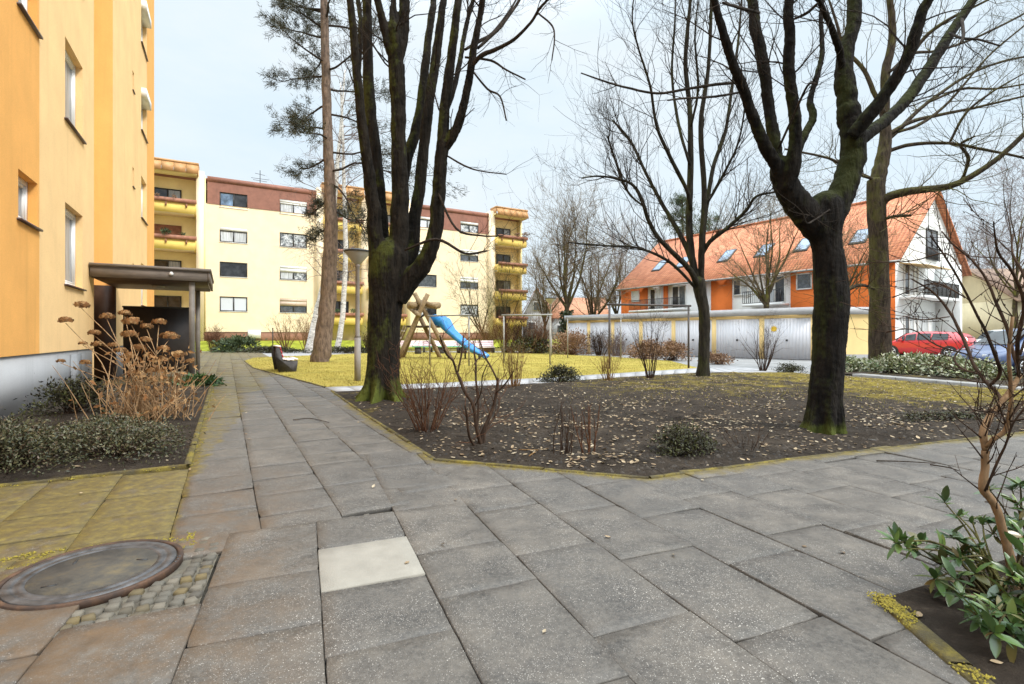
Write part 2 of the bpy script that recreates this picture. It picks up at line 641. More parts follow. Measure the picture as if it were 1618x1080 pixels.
# --- ground sheet to the horizon
m, t, b = nt('rough_ground')
f = noise_f(t, coords(t), .35, 8, .65)
c = ramp(t, f, [(.3, (.10, .075, .03)), (.55, (.17, .14, .035)), (.75, (.24, .19, .05))])
L(t, c, b.inputs['Base Color']); b.inputs['Roughness'].default_value = 1; b.inputs['Specular IOR Level'].default_value = .1
M['ground'] = m
g = MB()
g.quad((-400, -60, -.09), (400, -60, -.09), (400, 700, -.09), (-400, 700, -.09))
struct(g.build('ground', m))

# --- dark sand bed below the slabs
M['sand'] = simple('dark_joint_sand', (.055, .048, .038), 1, .55, 5, spec=.1)
g = MB()
g.poly([(*fromUN(-6, -2.9), -.032), (14, 0, -.032), (14, 14, -.032), (*fromUN(20, 14), -.032), (*fromUN(48, 4), -.032), (*fromUN(48, -3.4), -.032)])
struct(g.build('path_bedding_ground', M['sand']))

# --- concrete slabs: washed aggregate, moss and algae by vertex colour
m, t, b = nt('washed_concrete_slabs')
ca = N(t, 'ShaderNodeVertexColor', layer_name='Col')
sep = N(t, 'ShaderNodeSeparateColor'); L(t, ca.outputs['Color'], sep.inputs[0])
gi = N(t, 'ShaderNodeNewGeometry')
pos = coords(t)
n1 = noise_f(t, pos, 3.2, 8, .7)
n2 = noise_f(t, pos, 38, 5, .7)
c = ramp(t, n1, [(.32, (.036, .031, .026)), (.5, (.088, .076, .063)), (.68, (.155, .133, .108))])
c = mixc(t, maprange(t, gi.outputs['Random Per Island'], 0, 1, .0, .45), c, (.052, .049, .046))
c = mixc(t, maprange(t, n2, .38, .66, 0, .5), c, (.140, .124, .106))
grit = noise_f(t, pos, 160, 2, .6)
c = mixc(t, maprange(t, grit, .55, .72, 0, .55), c, (.03, .03, .03))
# white aggregate specks
vo = N(t, 'ShaderNodeTexVoronoi'); vo.inputs['Scale'].default_value = 125; vo.inputs['Randomness'].default_value = 1
L(t, pos, vo.inputs['Vector'])
sc = N(t, 'ShaderNodeSeparateColor'); L(t, vo.outputs['Color'], sc.inputs[0])
spk = maths(t, 'MULTIPLY', maths(t, 'LESS_THAN', vo.outputs['Distance'], maths(t, 'MULTIPLY_ADD', sc.outputs[2], .26, .10)), maths(t, 'GREATER_THAN', sc.outputs[0], .78))
patch = maprange(t, noise_f(t, pos, 1.7, 5, .65), .34, .58, 0, .85)
c = mixc(t, maths(t, 'MULTIPLY', spk, patch), c, (.46, .42, .37))
vo2 = N(t, 'ShaderNodeTexVoronoi'); vo2.inputs['Scale'].default_value = 150
L(t, pos, vo2.inputs['Vector'])
sc2 = N(t, 'ShaderNodeSeparateColor'); L(t, vo2.outputs['Color'], sc2.inputs[0])
spk2 = maths(t, 'MULTIPLY', maths(t, 'LESS_THAN', vo2.outputs['Distance'], .34), maths(t, 'GREATER_THAN', sc2.outputs[1], .72))
c = mixc(t, maths(t, 'MULTIPLY', spk2, maths(t, 'MULTIPLY', patch, .6)), c, (.40, .37, .33))
# brown algae
br = maths(t, 'MULTIPLY', sep.outputs[2], maprange(t, noise_f(t, pos, 3.1, 9, .75), .38, .64, .05, .95), clamp=True)
c = mixc(t, br, c, mixc(t, noise_f(t, pos, 12, 5), (.055, .038, .024), (.155, .092, .045)))
# moss
ms = maths(t, 'ADD', sep.outputs[1], maths(t, 'MULTIPLY_ADD', noise_f(t, pos, 6.5, 8, .72), 1.3, -.75))
mf = maprange(t, ms, .30, .72, 0, .93)
c = mixc(t, mf, c, ramp(t, noise_f(t, pos, 14, 7, .7), [(.3, (.060, .044, .018)), (.5, (.115, .084, .020)), (.72, (.21, .158, .026))]))
dk = maprange(t, sep.outputs[0], 0, 1, 0, 1)
c = mixc(t, dk, (.018, .017, .016), c)
L(t, c, b.inputs['Base Color'])
L(t, maprange(t, n1, .3, .7, .48, .74), b.inputs['Roughness'])
b.inputs['Specular IOR Level'].default_value = .45
hh = maths(t, 'ADD', maths(t, 'MULTIPLY', n2, .6), maths(t, 'MULTIPLY', mf, .7))
hh = maths(t, 'ADD', hh, maths(t, 'MULTIPLY', grit, .5))
bump(t, b, hh, .55, .006)
M['slab'] = m

MOSS_EDGES = [BED_FRONT, [fromUN(5.75, -.31), fromUN(9, -.31), fromUN(16.5, -.31)]]


def slabcol(p, a_t):
    x, y = p[0], p[1]
    u, n = toUN(p)
    a, bb = toAB(p)
    d = dline(p, BED_FRONT)
    w = .30 + .20 * nz(x, y, 1.3, 3)
    ms = max(0, 1 - d / max(w, .05)) * .95
    if u > 5.4:
        ms = max(ms, max(0, 1 - abs(n + .31) / .26) * max(0, min(1, (17 - u) / 7)))
    if n < -.29 and a > 3.55 and u < 5.9:
        ms = max(ms, .84 + .28 * nz(x, y, 2.2, 9))
    if n < -.2 and a > 3.3 and a <= 3.65:
        ms = max(ms, .35)
    if bb < -.9 and a > 3.2:
        ms = max(ms, .62)
    brn = max(0, min(1, (.25 - bb) / .8)) * max(0, min(1, (6.0 - u) / 2.2))
    brn = max(brn, max(0, min(1, (1.4 - y) / .8)) * 0)
    if n < -.29 and u < 5.9: brn = max(brn, .9)
    dk = 1.0
    return (dk, min(1, ms), min(1, brn))


def slab(mb, fr, a0, a1, b0, b1, z, det, gap=.0017):
    ga, gb = gap * rng.choice((.4, .6, 1, 2.2)), gap * rng.choice((.4, .6, 1, 1.8))
    a0 += ga; a1 -= ga; b0 += gb; b1 -= gb
    ta, tb = rng.gauss(0, .008), rng.gauss(0, .008)
    z += rng.gauss(0, .0028)
    na = max(1, int(round((a1 - a0) / det))); nb = max(1, int(round((b1 - b0) / det)))
    ca_, cb_ = (a0 + a1) / 2, (b0 + b1) / 2
    ch = .004
    aa = [a0, a0 + ch] + [a0 + ch + (a1 - a0 - 2 * ch) * i / na for i in range(1, na)] + [a1 - ch, a1]
    bbs = [b0, b0 + ch] + [b0 + ch + (b1 - b0 - 2 * ch) * i / nb for i in range(1, nb)] + [b1 - ch, b1]
    V, C = [], []
    na_, nb_ = len(aa), len(bbs)
    jm = rng.choice((0, .06, .14, .24))
    for i, a in enumerate(aa):
        for j, bv in enumerate(bbs):
            edge = i in (0, na_ - 1) or j in (0, nb_ - 1)
            p = fr(a, bv)
            zz = z + (a - ca_) * ta + (bv - cb_) * tb - (.005 if edge else 0)
            V.append((p[0] + (rng.gauss(0, .0012) if edge else 0), p[1] + (rng.gauss(0, .0012) if edge else 0), zz))
            c_ = slabcol(p, a)
            if i in (0, 1, na_ - 2, na_ - 1) or j in (0, 1, nb_ - 2, nb_ - 1):
                c_ = (c_[0], min(1, c_[1] + jm * (.5 + .5 * nz(p[0], p[1], 3, 2))), c_[2])
            e2 = i in (1, na_ - 2) or j in (1, nb_ - 2)
            C.append((.78 if edge else .95 if e2 else c_[0], c_[1], c_[2]))
    idx = lambda i, j: i * nb_ + j
    # chipped corners
    for ci, cj, si, sj in ((0, 0, 1, 1), (0, nb_ - 1, 1, -1), (na_ - 1, 0, -1, 1), (na_ - 1, nb_ - 1, -1, -1)):
        if rng.random() < .2 and det < .1:
            q_ = V[idx(ci + 2 * si, cj + 2 * sj)]
            for di in (0, 1):
                for dj in (0, 1):
                    k_ = idx(ci + di * si, cj + dj * sj); f_ = rng.uniform(.05, .16) * (1 if di + dj < 2 else .6)
                    v_ = V[k_]; V[k_] = (v_[0] + (q_[0] - v_[0]) * f_, v_[1] + (q_[1] - v_[1]) * f_, v_[2] - .002)
    Fq = [(idx(i, j), idx(i, j + 1), idx(i + 1, j + 1), idx(i + 1, j)) for i in range(na_ - 1) for j in range(nb_ - 1)]
    ring = [idx(0, j) for j in range(nb_)] + [idx(i, nb_ - 1) for i in range(1, na_)] + [idx(na_ - 1, j) for j in range(nb_ - 2, -1, -1)] + [idx(i, 0) for i in range(na_ - 2, 0, -1)]
    base = len(V)
    for k in ring:
        V.append((V[k][0], V[k][1], V[k][2] - .03)); C.append((0.1, 0, 0))
    nr = len(ring)
    for k in range(nr):
        k2 = (k + 1) % nr
        Fq.append((ring[k], base + k, base + k2, ring[k2]))
    Fq = np.array(Fq)[:, ::-1]
    Va = np.array(V)
    if np.cross(Va[Fq[0][1]] - Va[Fq[0][0]], Va[Fq[0][2]] - Va[Fq[0][0]])[2] < 0:
        Fq = Fq[:, ::-1]
    mb.add(V, Fq, np.array(C))


MANHOLE = np.array([-2.21, 2.68])
sl = MB()
known = {0: [1.03, 1.55, 2.09, 2.633, 3.16, 3.65], 1: [.8, 1.56, 2.35, 2.88, 3.65, 4.19, 4.9], 2: [1.05, 1.816, 2.63, 3.40, 3.93, 4.7, 5.4],
         3: [.75, 1.56, 2.37, 3.17, 3.95, 4.7, 5.4], 4: [.6, 1.35, 2.1, 2.87, 3.65, 4.2, 5.0, 5.5], -1: [.9, 1.4, 1.85, 2.36, 2.9, 3.65], -2: [.6, 1.1, 1.62, 2.15, 2.72, 3.65]}
PALE = None
for k in range(-9, 22):
    b0 = .075 + .517 * k
    js = list(known.get(k, []))
    if not js:
        a = -.6 + rng.uniform(0, .5) - .25 * k
        a = max(a, -6)
        js = [a]
    while js[-1] < 9:
        js.append(js[-1] + rng.choice((.5, .775, .775)))
    while js[0] > .2:
        js.insert(0, js[0] - rng.choice((.5, .775)))
    if k < 1:
        js = [j for j in js if j < 3.4] + [3.65]
    for a0, a1 in zip(js[:-1], js[1:]):
        cpt = fromAB((a0 + a1) / 2, b0 + .258)
        if cpt[1] < .35 or cpt[0] > 12 or cpt[0] < -8 or a1 - a0 < .12:
            continue
        if inpoly(cpt, BED) and dline(cpt, BED_FRONT) > .55:
            continue
        if inpoly(cpt, RBED) and dline(cpt, RBED, True) > .45:
            continue
        if cpt[1] > 8.5 and not cpt[1] < 12:
            continue
        un = toUN(cpt)
        if k >= 1 and a0 > 5.6 and un[1] < 3: continue
        if k == -2 and 2.73 < (a0 + a1) / 2 < 3.65:
            continue
        if un[1] < -2.9: continue
        if k == 0 and abs(a0 - 2.633) < .01:
            PALE = (a0, a1, b0, b0 + .517)
            continue
        near = np.linalg.norm(cpt) < 7
        slab(sl, fromAB, a0, a1, b0, b0 + .517, .0, .07 if near else .14)
# path slabs, laid square to the building
w = .505
for k in range(-6, 16):
    n0 = -.31 + w * k if k >= 0 else -.31 + w * k
    off = rng.choice((0, .25, .5)) + (k % 2) * .25
    u = 2.9 + off
    while u < 46:
        ln = .505 if u > 9 else rng.choice((.505, .505, .76))
        a0, a1 = u, u + ln
        cpt = fromUN((a0 + a1) / 2, n0 + w / 2)
        u = a1
        a, bb = toAB(cpt)
        if a < 3.5 or bb > 1.26 and a < 6 or bb > 1.35:
            if not (a > 5.2 and bb > 1.26):
                continue
        if n0 + w > -.29 or a0 > 15.7:
            pass
        elif a0 > 5.45:
            continue
        if n0 < -3.2: continue
        if inpoly(cpt, BED) and dline(cpt, BED, True) > .4: continue
        if inpoly(cpt, LAWN) and dline(cpt, LAWN, True) > .4: continue
        if cpt[0] > -2 and cpt[1] > 8.5: continue
        if n0 > 2.2 and a0 > 14: continue
        far = a0 > 9
        slab(sl, fromUN, a0, a1, n0, n0 + w, -.006, .5 if far else .08)
path = struct(sl.build('path', M['slab']))
# pale new slab
m2 = simple('new_pale_slab', (.26, .238, .20), .85, .07, 9, bmp=.3, bscale=120)
ps = MB(); slab(ps, fromAB, *PALE, .003, .1)
o = ps.build('pale_paving_slab', m2, path); 

# wide joint with broken setts
M['sett'] = leafmat('granite_setts', [(.11, .10, .082), (.155, .135, .105), (.09, .08, .066), (.14, .105, .05)], .85, 0, .3)
sm = MB()
def sett(p, s, rz, z):
    ca_, sa = math.cos(rz), math.sin(rz)
    v = []
    for zz, k in ((-.03, 1.0), (z - .008, 1.0), (z, .8)):
        for x, y in ((-1, -1), (1, -1), (1, 1), (-1, 1)):
            x *= s[0] / 2 * k * rng.uniform(.88, 1.08); y *= s[1] / 2 * k * rng.uniform(.88, 1.08)
            v.append((p[0] + x * ca_ - y * sa, p[1] + x * sa + y * ca_, zz + (rng.uniform(-.003, .003) if zz > 0 else 0)))
    q = [[8, 9, 10, 11]]
    for lv in (0, 4):
        for i in range(4):
            q.append([lv + i, lv + (i + 1) % 4, lv + 4 + (i + 1) % 4, lv + 4 + i])
    sm.add(v, np.array(q))
angB = math.atan2(B1[1], B1[0])
for i in range(-14, 16):
    for j in range(-14, 14):
        ab = (2.93 + j * .062 + rng.uniform(-.008, .008), -1.02 + i * .066 + rng.uniform(-.008, .008))
        p = fromAB(*ab)
        d = np.linalg.norm(p - MANHOLE)
        if d < .42 or not (2.62 < ab[0] < 3.64) or not (-.96 < ab[1] < -.46): continue
        sett(p, (.052, .048), angB + rng.uniform(-.35, .35), -.004 + rng.uniform(-.005, .005))
for i in range(16):
    p = fromAB(3.675 + rng.uniform(-.01, .01), .06 + i * .05)
    sett(p, (.042, .035), angB + rng.uniform(-.3, .3), -.012 + rng.uniform(-.006, .004))
struct(sm.build('cobble_paving_ground', M['sett']))
# mortar infill around the manhole
inf = MB()
pts = [(*fromAB(2.4, -.98), -.022), (*fromAB(2.4, -.46), -.022), (*fromAB(3.66, -.46), -.022), (*fromAB(3.66, -.98), -.022)]
inf.poly(pts)
struct(inf.build('mortar_infill_ground', simple('grey_mortar', (.11, .095, .07), .95, .35, 9, bmp=.8, bscale=35)))

# --- manhole cover
mh = thing('manhole_cover', 'round concrete and iron manhole cover with rusty rim beside the mossy slabs', 'manhole cover', (*MANHOLE, 0))
m, t, b = nt('rusty_iron')
f = noise_f(t, coords(t), 9, 7, .7)
L(t, ramp(t, f, [(.3, (.026, .021, .02)), (.5, (.065, .038, .026)), (.7, (.15, .078, .042))]), b.inputs['Base Color'])
b.inputs['Roughness'].default_value = .7; b.inputs['Metallic'].default_value = .35
bump(t, b, f, .4, .004)
M['rust'] = m
M['lidrim'] = simple('worn_iron', (.085, .083, .085), .5, .4, 14, metal=.4, bmp=.3)
r_ = MB(); r_.lathe((*MANHOLE, 0), [(.345, -.03), (.392, -.03), (.392, .012), (.389, .0145), (.370, .0145), (.366, .011), (.366, -.012), (.345, -.03)], 72)
ring = r_.build('frame_ring', M['rust'], mh)
r_ = MB(); r_.lathe((*MANHOLE, 0), [(.25, -.02), (.360, -.02), (.360, .010), (.356, .0135), (.322, .0135), (.318, .010), (.304, .010), (.301, .013), (.276, .013), (.272, .009), (.25, .009)], 72)
r_.build('lid_rim', M['lidrim'], mh)
m, t, b = nt('lid_concrete')
f = noise_f(t, coords(t), 6, 8, .7)
c = ramp(t, f, [(.3, (.026, .023, .02)), (.5, (.062, .054, .043)), (.72, (.13, .098, .05))])
L(t, c, b.inputs['Base Color']); b.inputs['Roughness'].default_value = .85
bump(t, b, noise_f(t, coords(t), 60, 4), .6, .005)
r_ = MB(); r_.lathe((*MANHOLE, 0), [(.271, -.02), (.271, .0105), (.001, .0125)], 72)
lid = r_.build('lid', m, mh)
for ang in (.6, 2.7, 4.3):
    q = MB(); q.box((MANHOLE[0] + .2 * math.cos(ang), MANHOLE[1] + .2 * math.sin(ang), .0115), (.012, .06, .004), ang + .9)
    q.build('lifting_slot', M['black_metal'], lid)
for k in range(3):
    ang = .22 + .09 * k
    q = MB(); q.box((MANHOLE[0] + .379 * math.cos(ang), MANHOLE[1] + .379 * math.sin(ang), .0155), (.012, .014, .003), ang)
    q.build('rim_mark', M['lidrim'], ring)

# --- kerb edging
m, t, b = nt('mossy_kerb')
f = noise_f(t, coords(t), 5, 8, .72)
c = ramp(t, f, [(.3, (.045, .04, .032)), (.48, (.085, .065, .02)), (.62, (.19, .145, .02)), (.78, (.32, .25, .03))])
L(t, c, b.inputs['Base Color']); b.inputs['Roughness'].default_value = .95
bump(t, b, noise_f(t, coords(t), 45, 5, .7), 1.0, .012)
M['kerb'] = m
M['kerb_plain'] = simple('concrete_kerb', (.26, .25, .235), .85, .12, 4, bmp=.3)


def kerb(name, pl, w, z0, z1, m):
    mb = MB()
    for p, q in zip(pl[:-1], pl[1:]):
        d = np.linalg.norm(q - p); k = max(1, int(round(d / 1.0)))
        tdir = (q - p) / d; s = np.array([-tdir[1], tdir[0]])
        for i in range(k):
            a = p + tdir * (d * i / k + .004); e = p + tdir * (d * (i + 1) / k - .004)
            dz = rng.uniform(-.006, .006)
            nsub = 6
            V = []
            for j in range(nsub + 1):
                c_ = a + (e - a) * j / nsub
                wob = .004 * nz(c_[0], c_[1], 6, 1)
                for (o_, z) in ((-w / 2, z0), (-w / 2, z1 - .008 + dz), (-w / 2 + .012, z1 + dz + wob), (w / 2 - .012, z1 + dz + wob), (w / 2, z1 - .008 + dz), (w / 2, z0)):
                    V.append((c_[0] + s[0] * o_, c_[1] + s[1] * o_, z))
            Fq = []
            for j in range(nsub):
                for l in range(5):
                    Fq.append((j * 6 + l, (j + 1) * 6 + l, (j + 1) * 6 + l + 1, j * 6 + l + 1))
            mb.add(V, [np.array(Fq)[:, ::-1], np.array([[0, 1, 2, 3, 4, 5]]), np.array([[5, 4, 3, 2, 1, 0]]) + nsub * 6])
    return struct(mb.build(name, m))


kerb('kerb', BED_FRONT, .05, -.05, .012, M['kerb'])
kerb('kerb_left', [fromUN(5.75, -2.9), fromUN(5.75, -.33), fromUN(16, -.33)], .06, -.05, .014, M['kerb'])
kerb('kerb_corner', [RBED[0] + (.02, .01), RBED[1], RBED[2]], .085, -.05, .02, M['kerb'])
kerb('kerb_lawn', [LAWN[0], LAWN[1], LAWN[2]], .06, -.05, .018, M['kerb'])

# --- soil of the beds
m, t, b = nt('dark_soil')
pos = coords(t)
f = noise_f(t, pos, 2.2, 9, .72)
f2 = noise_f(t, pos, 22, 7, .75)
c = ramp(t, f, [(.3, (.022, .017, .013)), (.55, (.052, .041, .032)), (.75, (.100, .078, .057))])
c = mixc(t, maprange(t, f2, .5, .75, 0, .5), c, (.125, .098, .074))
ca = N(t, 'ShaderNodeVertexColor', layer_name='Col')
sep = N(t, 'ShaderNodeSeparateColor'); L(t, ca.outputs['Color'], sep.inputs[0])
gm = maprange(t, maths(t, 'ADD', sep.outputs[1], maths(t, 'MULTIPLY_ADD', noise_f(t, pos, 1.6, 8, .7), 1.6, -.8)), .28, .7, 0, .9)
c = mixc(t, gm, c, ramp(t, noise_f(t, pos, 9, 6), [(.3, (.09, .06, .022)), (.5, (.20, .15, .03)), (.7, (.36, .28, .05))]))
L(t, c, b.inputs['Base Color']); b.inputs['Roughness'].default_value = 1; b.inputs['Specular IOR Level'].default_value = .1
bump(t, b, maths(t, 'ADD', f2, maths(t, 'MULTIPLY', f, .5)), 1.0, .05)
M['soil'] = m


def soilz(poly, amp=1.0):
    def f(p):
        d = dline(p, poly, True)
        e = min(1, d / .5)
        return .004 + amp * e * (.035 + .035 * nz(p[0], p[1], 1.1, 2) + .028 * nz(p[0], p[1], 4.5, 5) + .018 * nz(p[0], p[1], 9, 8))
    return f


def bedcol(v):
    x, y = v[0], v[1]
    k = max(0, min(1, (y - 8.2) / 3.5)) * max(0, min(1, (x + 1.0) / 4.0)) * .42
    k = max(k, max(0, min(1, (x - 5) / 3)) * max(0, min(1, (y - 7.6) / 2)) * .6)
    if x < -2.2: k = max(k, .25)
    return (1, k, 0)


sheet('flower_bed_ground', BED, lambda p: .10 if p[1] < 7.5 else .2, soilz(BED), M['soil'], bedcol)
sheet('planting_bed_ground', LBED, lambda p: .14, soilz(LBED), M['soil'], lambda v: (1, .15, 0))
sheet('corner_bed_ground', RBED, lambda p: .09, soilz(RBED, .8), M['soil'], lambda v: (1, 0, 0))
sheet('border_bed_ground', VBED, lambda p: .5, soilz(VBED), M['soil'], lambda v: (1, .3, 0))

# --- lawn
m, t, b = nt('mossy_lawn')
pos = coords(t)
f = noise_f(t, pos, .55, 8, .7)
c = ramp(t, f, [(.3, (.24, .205, .05)), (.5, (.37, .295, .065)), (.7, (.46, .35, .10))])
f2 = noise_f(t, pos, 7, 7, .75)
c = mixc(t, maprange(t, f2, .5, .75, 0, .55), c, (.19, .165, .02))
f3 = noise_f(t, pos, .9, 5, .6)
c = mixc(t, maprange(t, f3, .62, .74, 0, .55), c, (.20, .12, .045))
L(t, c, b.inputs['Base Color']); b.inputs['Roughness'].default_value = 1; b.inputs['Specular IOR Level'].default_value = .1
bump(t, b, noise_f(t, pos, 30, 6, .75), 1.0, .04)
M['lawn'] = m


def lawnz(p):
    e = min(1, dline(p, LAWN, True) / .6)
    return .002 + e * (.03 + .03 * nz(p[0], p[1], .35, 3))


sheet('lawn', LAWN, lambda p: .6 if p[1] < 25 else 1.1, lawnz, M['lawn'])

# --- narrow paved strip between lawn and bed, asphalt yard, back path
M['strip'] = simple('pale_path_concrete', (.36, .355, .36), .85, .12, 2.5, bmp=.3)
lo = [G(531, 618.5), G(700, 612), G(860, 605), G(980, 596), G(1101, 588.5), G(1240, 588)]
hi = [G(514, 612), G(700, 605), G(860, 597), G(980, 589.5), G(1104, 581.5), G(1150, 578)]
mb = MB()
for i in range(5):
    for s in range(6):
        a0 = lo[i] + (lo[i + 1] - lo[i]) * (s / 6 + .0008); a1 = lo[i] + (lo[i + 1] - lo[i]) * ((s + 1) / 6 - .0008)
        c0 = hi[i] + (hi[i + 1] - hi[i]) * (s / 6 + .0008); c1 = hi[i] + (hi[i + 1] - hi[i]) * ((s + 1) / 6 - .0008)
        mb.box8([(*a0, -.04), (*a1, -.04), (*c1, -.04), (*c0, -.04), (*a0, .012), (*a1, .012), (*c1, .012), (*c0, .012)])
struct(mb.build('footpath', M['strip']))
m, t, b = nt('worn_asphalt')
pos = coords(t)
c = ramp(t, noise_f(t, pos, .8, 8, .65), [(.3, (.17, .165, .16)), (.7, (.27, .265, .26))])
L(t, c, b.inputs['Base Color']); b.inputs['Roughness'].default_value = .9
bump(t, b, noise_f(t, pos, 50, 3), .4, .01)
M['asphalt'] = m
mb = MB(); mb.poly([(*q, -.03) for q in (G(1104, 582), G(1150, 578), G(1240, 588), G(1335, 592), G(1335, 575), G(1560, 579), np.array([40, 15]), np.array([60, 45]), np.array([26, 62]), np.array([4.6, 40]), G(905, 560), G(1010, 568))])
struct(mb.build('road', M['asphalt']))
mb = MB(); mb.poly([(*q, -.028) for q in (G(380, 572), G(400, 565), G(494, 561), G(640, 556), G(800, 556), np.array([2, 41]), np.array([-28, 41]), np.array([-30, 36]), fromUN(30, -1))])
struct(mb.build('back_path', simple('grey_back_path', (.30, .29, .29), .9, .15, .8)))
kerb('kerb_road', [G(1355, 593.4), G(1369, 594.5), G(1567, 612), G(1700, 624)], .45, -.05, .07, M['kerb_plain'])
# grass bank below the yellow block
P0 = np.array([-27.9, 46.0]); E = np.array([.870, .492]); NB = np.array([.492, -.870])
bank = MB()
for i in range(30):
    s0, s1 = -9 + i * 1.6, -9 + (i + 1) * 1.6
    rows = [(5.6, -.02), (4.2, .12), (2.6, .55), (1.0, .76), (-.6, .78)]
    for (na, za), (nb_, zb) in zip(rows[:-1], rows[1:]):
        bank.quad((*(P0 + E * s0 + NB * na), za), (*(P0 + E * s1 + NB * na), za), (*(P0 + E * s1 + NB * nb_), zb), (*(P0 + E * s0 + NB * nb_), zb))
mg = simple('bank_grass', (.27, .29, .035), 1, .3, 1.4, bmp=.8, bscale=12, spec=.1)
struct(bank.build('grass_bank_terrain', mg))
# ------------------------------------------------------------------ walls and windows
def holed_wall(mb, Fr, u0, u1, z0, z1, holes, n=0.0, depth=.18):
    us = sorted({u0, u1, *[h[0] for h in holes], *[h[1] for h in holes]})
    zs = sorted({z0, z1, *[h[2] for h in holes], *[h[3] for h in holes]})
    us = [u for u in us if u0 <= u <= u1]; zs = [z for z in zs if z0 <= z <= z1]
    for a, b in zip(us[:-1], us[1:]):
        for c, d in zip(zs[:-1], zs[1:]):
            uc, zc = (a + b) / 2, (c + d) / 2
            if any(h[0] < uc < h[1] and h[2] < zc < h[3] for h in holes):
                continue
            mb.quad(Fr(a, c, n), Fr(b, c, n), Fr(b, d, n), Fr(a, d, n))
    for h in holes:
        a, b, c, d = h
        if depth:
            mb.quad(Fr(a, c, n), Fr(b, c, n), Fr(b, c, n - depth), Fr(a, c, n - depth))
            mb.quad(Fr(a, d, n - depth), Fr(b, d, n - depth), Fr(b, d, n), Fr(a, d, n))
            mb.quad(Fr(a, c, n - depth), Fr(a, d, n - depth), Fr(a, d, n), Fr(a, c, n))
            mb.quad(Fr(b, c, n), Fr(b, d, n), Fr(b, d, n - depth), Fr(b, c, n - depth))


def window(parent, Fr, u0, u1, z0, z1, n, fm, panes, fw=.07, sill=None, box=None, closed=0.0, shut_m=None, fd=.07, sash=True):
    """a window is its frame; panes, sill and shutter box are its children. n: plane of the frame's outer face"""
    mb = MB()
    ns = len(panes)
    zt = z1 - (box[0] if box else 0)
    zc = zt
    mb.fbox(Fr, u0, u0 + fw, z0, zt, n - fd, n)
    mb.fbox(Fr, u1 - fw, u1, z0, zt, n - fd, n)
    mb.fbox(Fr, u0 + fw, u1 - fw, z0, z0 + fw, n - fd, n - .001)
    mb.fbox(Fr, u0 + fw, u1 - fw, zt - fw, zt, n - fd, n - .001)
    iu0, iu1 = u0 + fw, u1 - fw
    wd = (iu1 - iu0) / ns
    for i in range(1, ns):
        c = iu0 + wd * i
        mb.fbox(Fr, c - fw * .6, c + fw * .6, z0 + fw, zt - fw, n - fd, n - .002)
    if sash:
        sw = fw * .6
        for i in range(ns):
            a = iu0 + wd * i + (fw * .6 if i else 0) + .004; b = iu0 + wd * (i + 1) - (fw * .6 if i < ns - 1 else 0) - .004
            c, d = z0 + fw + .004, zt - fw - .004
            for (p, q, r, s) in ((a, a + sw, c, d), (b - sw, b, c, d), (a + sw, b - sw, c, c + sw), (a + sw, b - sw, d - sw, d)):
                mb.fbox(Fr, p, q, r, s, n - fd + .005, n - .018)
    w = mb.build('window', fm, parent)
    for i, pm in enumerate(panes):
        a = iu0 + wd * i + .002; b = iu0 + wd * (i + 1) - .002
        q = MB()
        q.quad(Fr(a, z0 + fw * .8, n - fd * .72), Fr(b, z0 + fw * .8, n - fd * .72), Fr(b, zt - fw * .8, n - fd * .72), Fr(a, zt - fw * .8, n - fd * .72))
        q.build('pane', pm, w)
    if closed:
        q = MB(); hgt = (zt - z0) * closed
        q.fbox(Fr, u0 + .03, u1 - .03, zt - hgt, zt + .001, n + .003, n + .02)
        q.build('shutter', shut_m, w)
    if box:
        q = MB(); q.fbox(Fr, u0, u1, zt + .002, z1, n - .05, n + box[2] if len(box) > 2 else n + .03)
        q.build('shutter_box', box[1], w)
    if sill is not None:
        q = MB(); over, proj, thick, base_n = sill[:4]
        q.fbox(Fr, u0 - over, u1 + over, z0 - thick, z0 - .002, n - fd, base_n + proj)
        q.build('sill', sill[4], w)
    return w


# ------------------------------------------------------------------ the orange block on the near side
FL = frame((0, 0, 0), (*DU, 0), (*DN, 0))
LB = thing('apartment_building', 'tall orange and yellow plastered apartment block with grey plinth, beside the path', 'apartment building', FL(12, 0, -2.93))
WN, RN = -2.93, -3.36
ZT = 17.5
PH = 3.455


def floors(z0, z1, k0, k1): return [(z0 + PH * k, z1 + PH * k) for k in range(k0, k1)]


def lwin(u0, u1, z0, z1, n=WN, panes=None, box=None, fwid=.085):
    window(LB, FL, u0, u1, z0, z1, n - .13, M['white_pvc'], panes or [M['pane_net']], fw=fwid, sill=(.07, .06, .035, n, M['sill_dark']), box=box)


small = [(11.02, 11.98, a, b) for a, b in floors(3.15, 3.95, 0, 4)]
small2 = [(7.6, 8.6, a, b) for a, b in floors(3.15, 3.95, 0, 4)]
tall = [(13.74, 15.22, a, b) for a, b in floors(2.33, 4.04, 0, 4)]
far = [(24.5, 26.0, a, b) for a, b in floors(2.46, 4.12, 0, 4)]
slot = [(22.4, 22.75, a, b) for a, b in floors(3.15, 3.85, 0, 4)]
rec = [(17.0, 18.2, a, b) for a, b in floors(3.9, 5.0, 0, 4)]
mb = MB(); holed_wall(mb, FL, 2.0, 12.08, .93, ZT, small + small2, WN); mb.build('wall', M['orange'], LB)
mb = MB(); holed_wall(mb, FL, 12.08, 16.36, .93, ZT, tall, WN)
mb.quad(FL(16.36, 0, RN - .02), FL(16.36, 0, WN), FL(16.36, ZT, WN), FL(16.36, ZT, RN - .02)); mb.build('wall', M['yellow'], LB)
mb = MB(); holed_wall(mb, FL, 16.36, 18.8, 0, ZT, rec, RN)
mb.build('wall', M['orange_far'], LB)
mb = MB(); mb.quad(FL(18.8, 2.72, WN), FL(18.8, 2.72, RN - .02), FL(18.8, ZT, RN - .02), FL(18.8, ZT, WN)); mb.build('wall', M['orange_far'], LB)
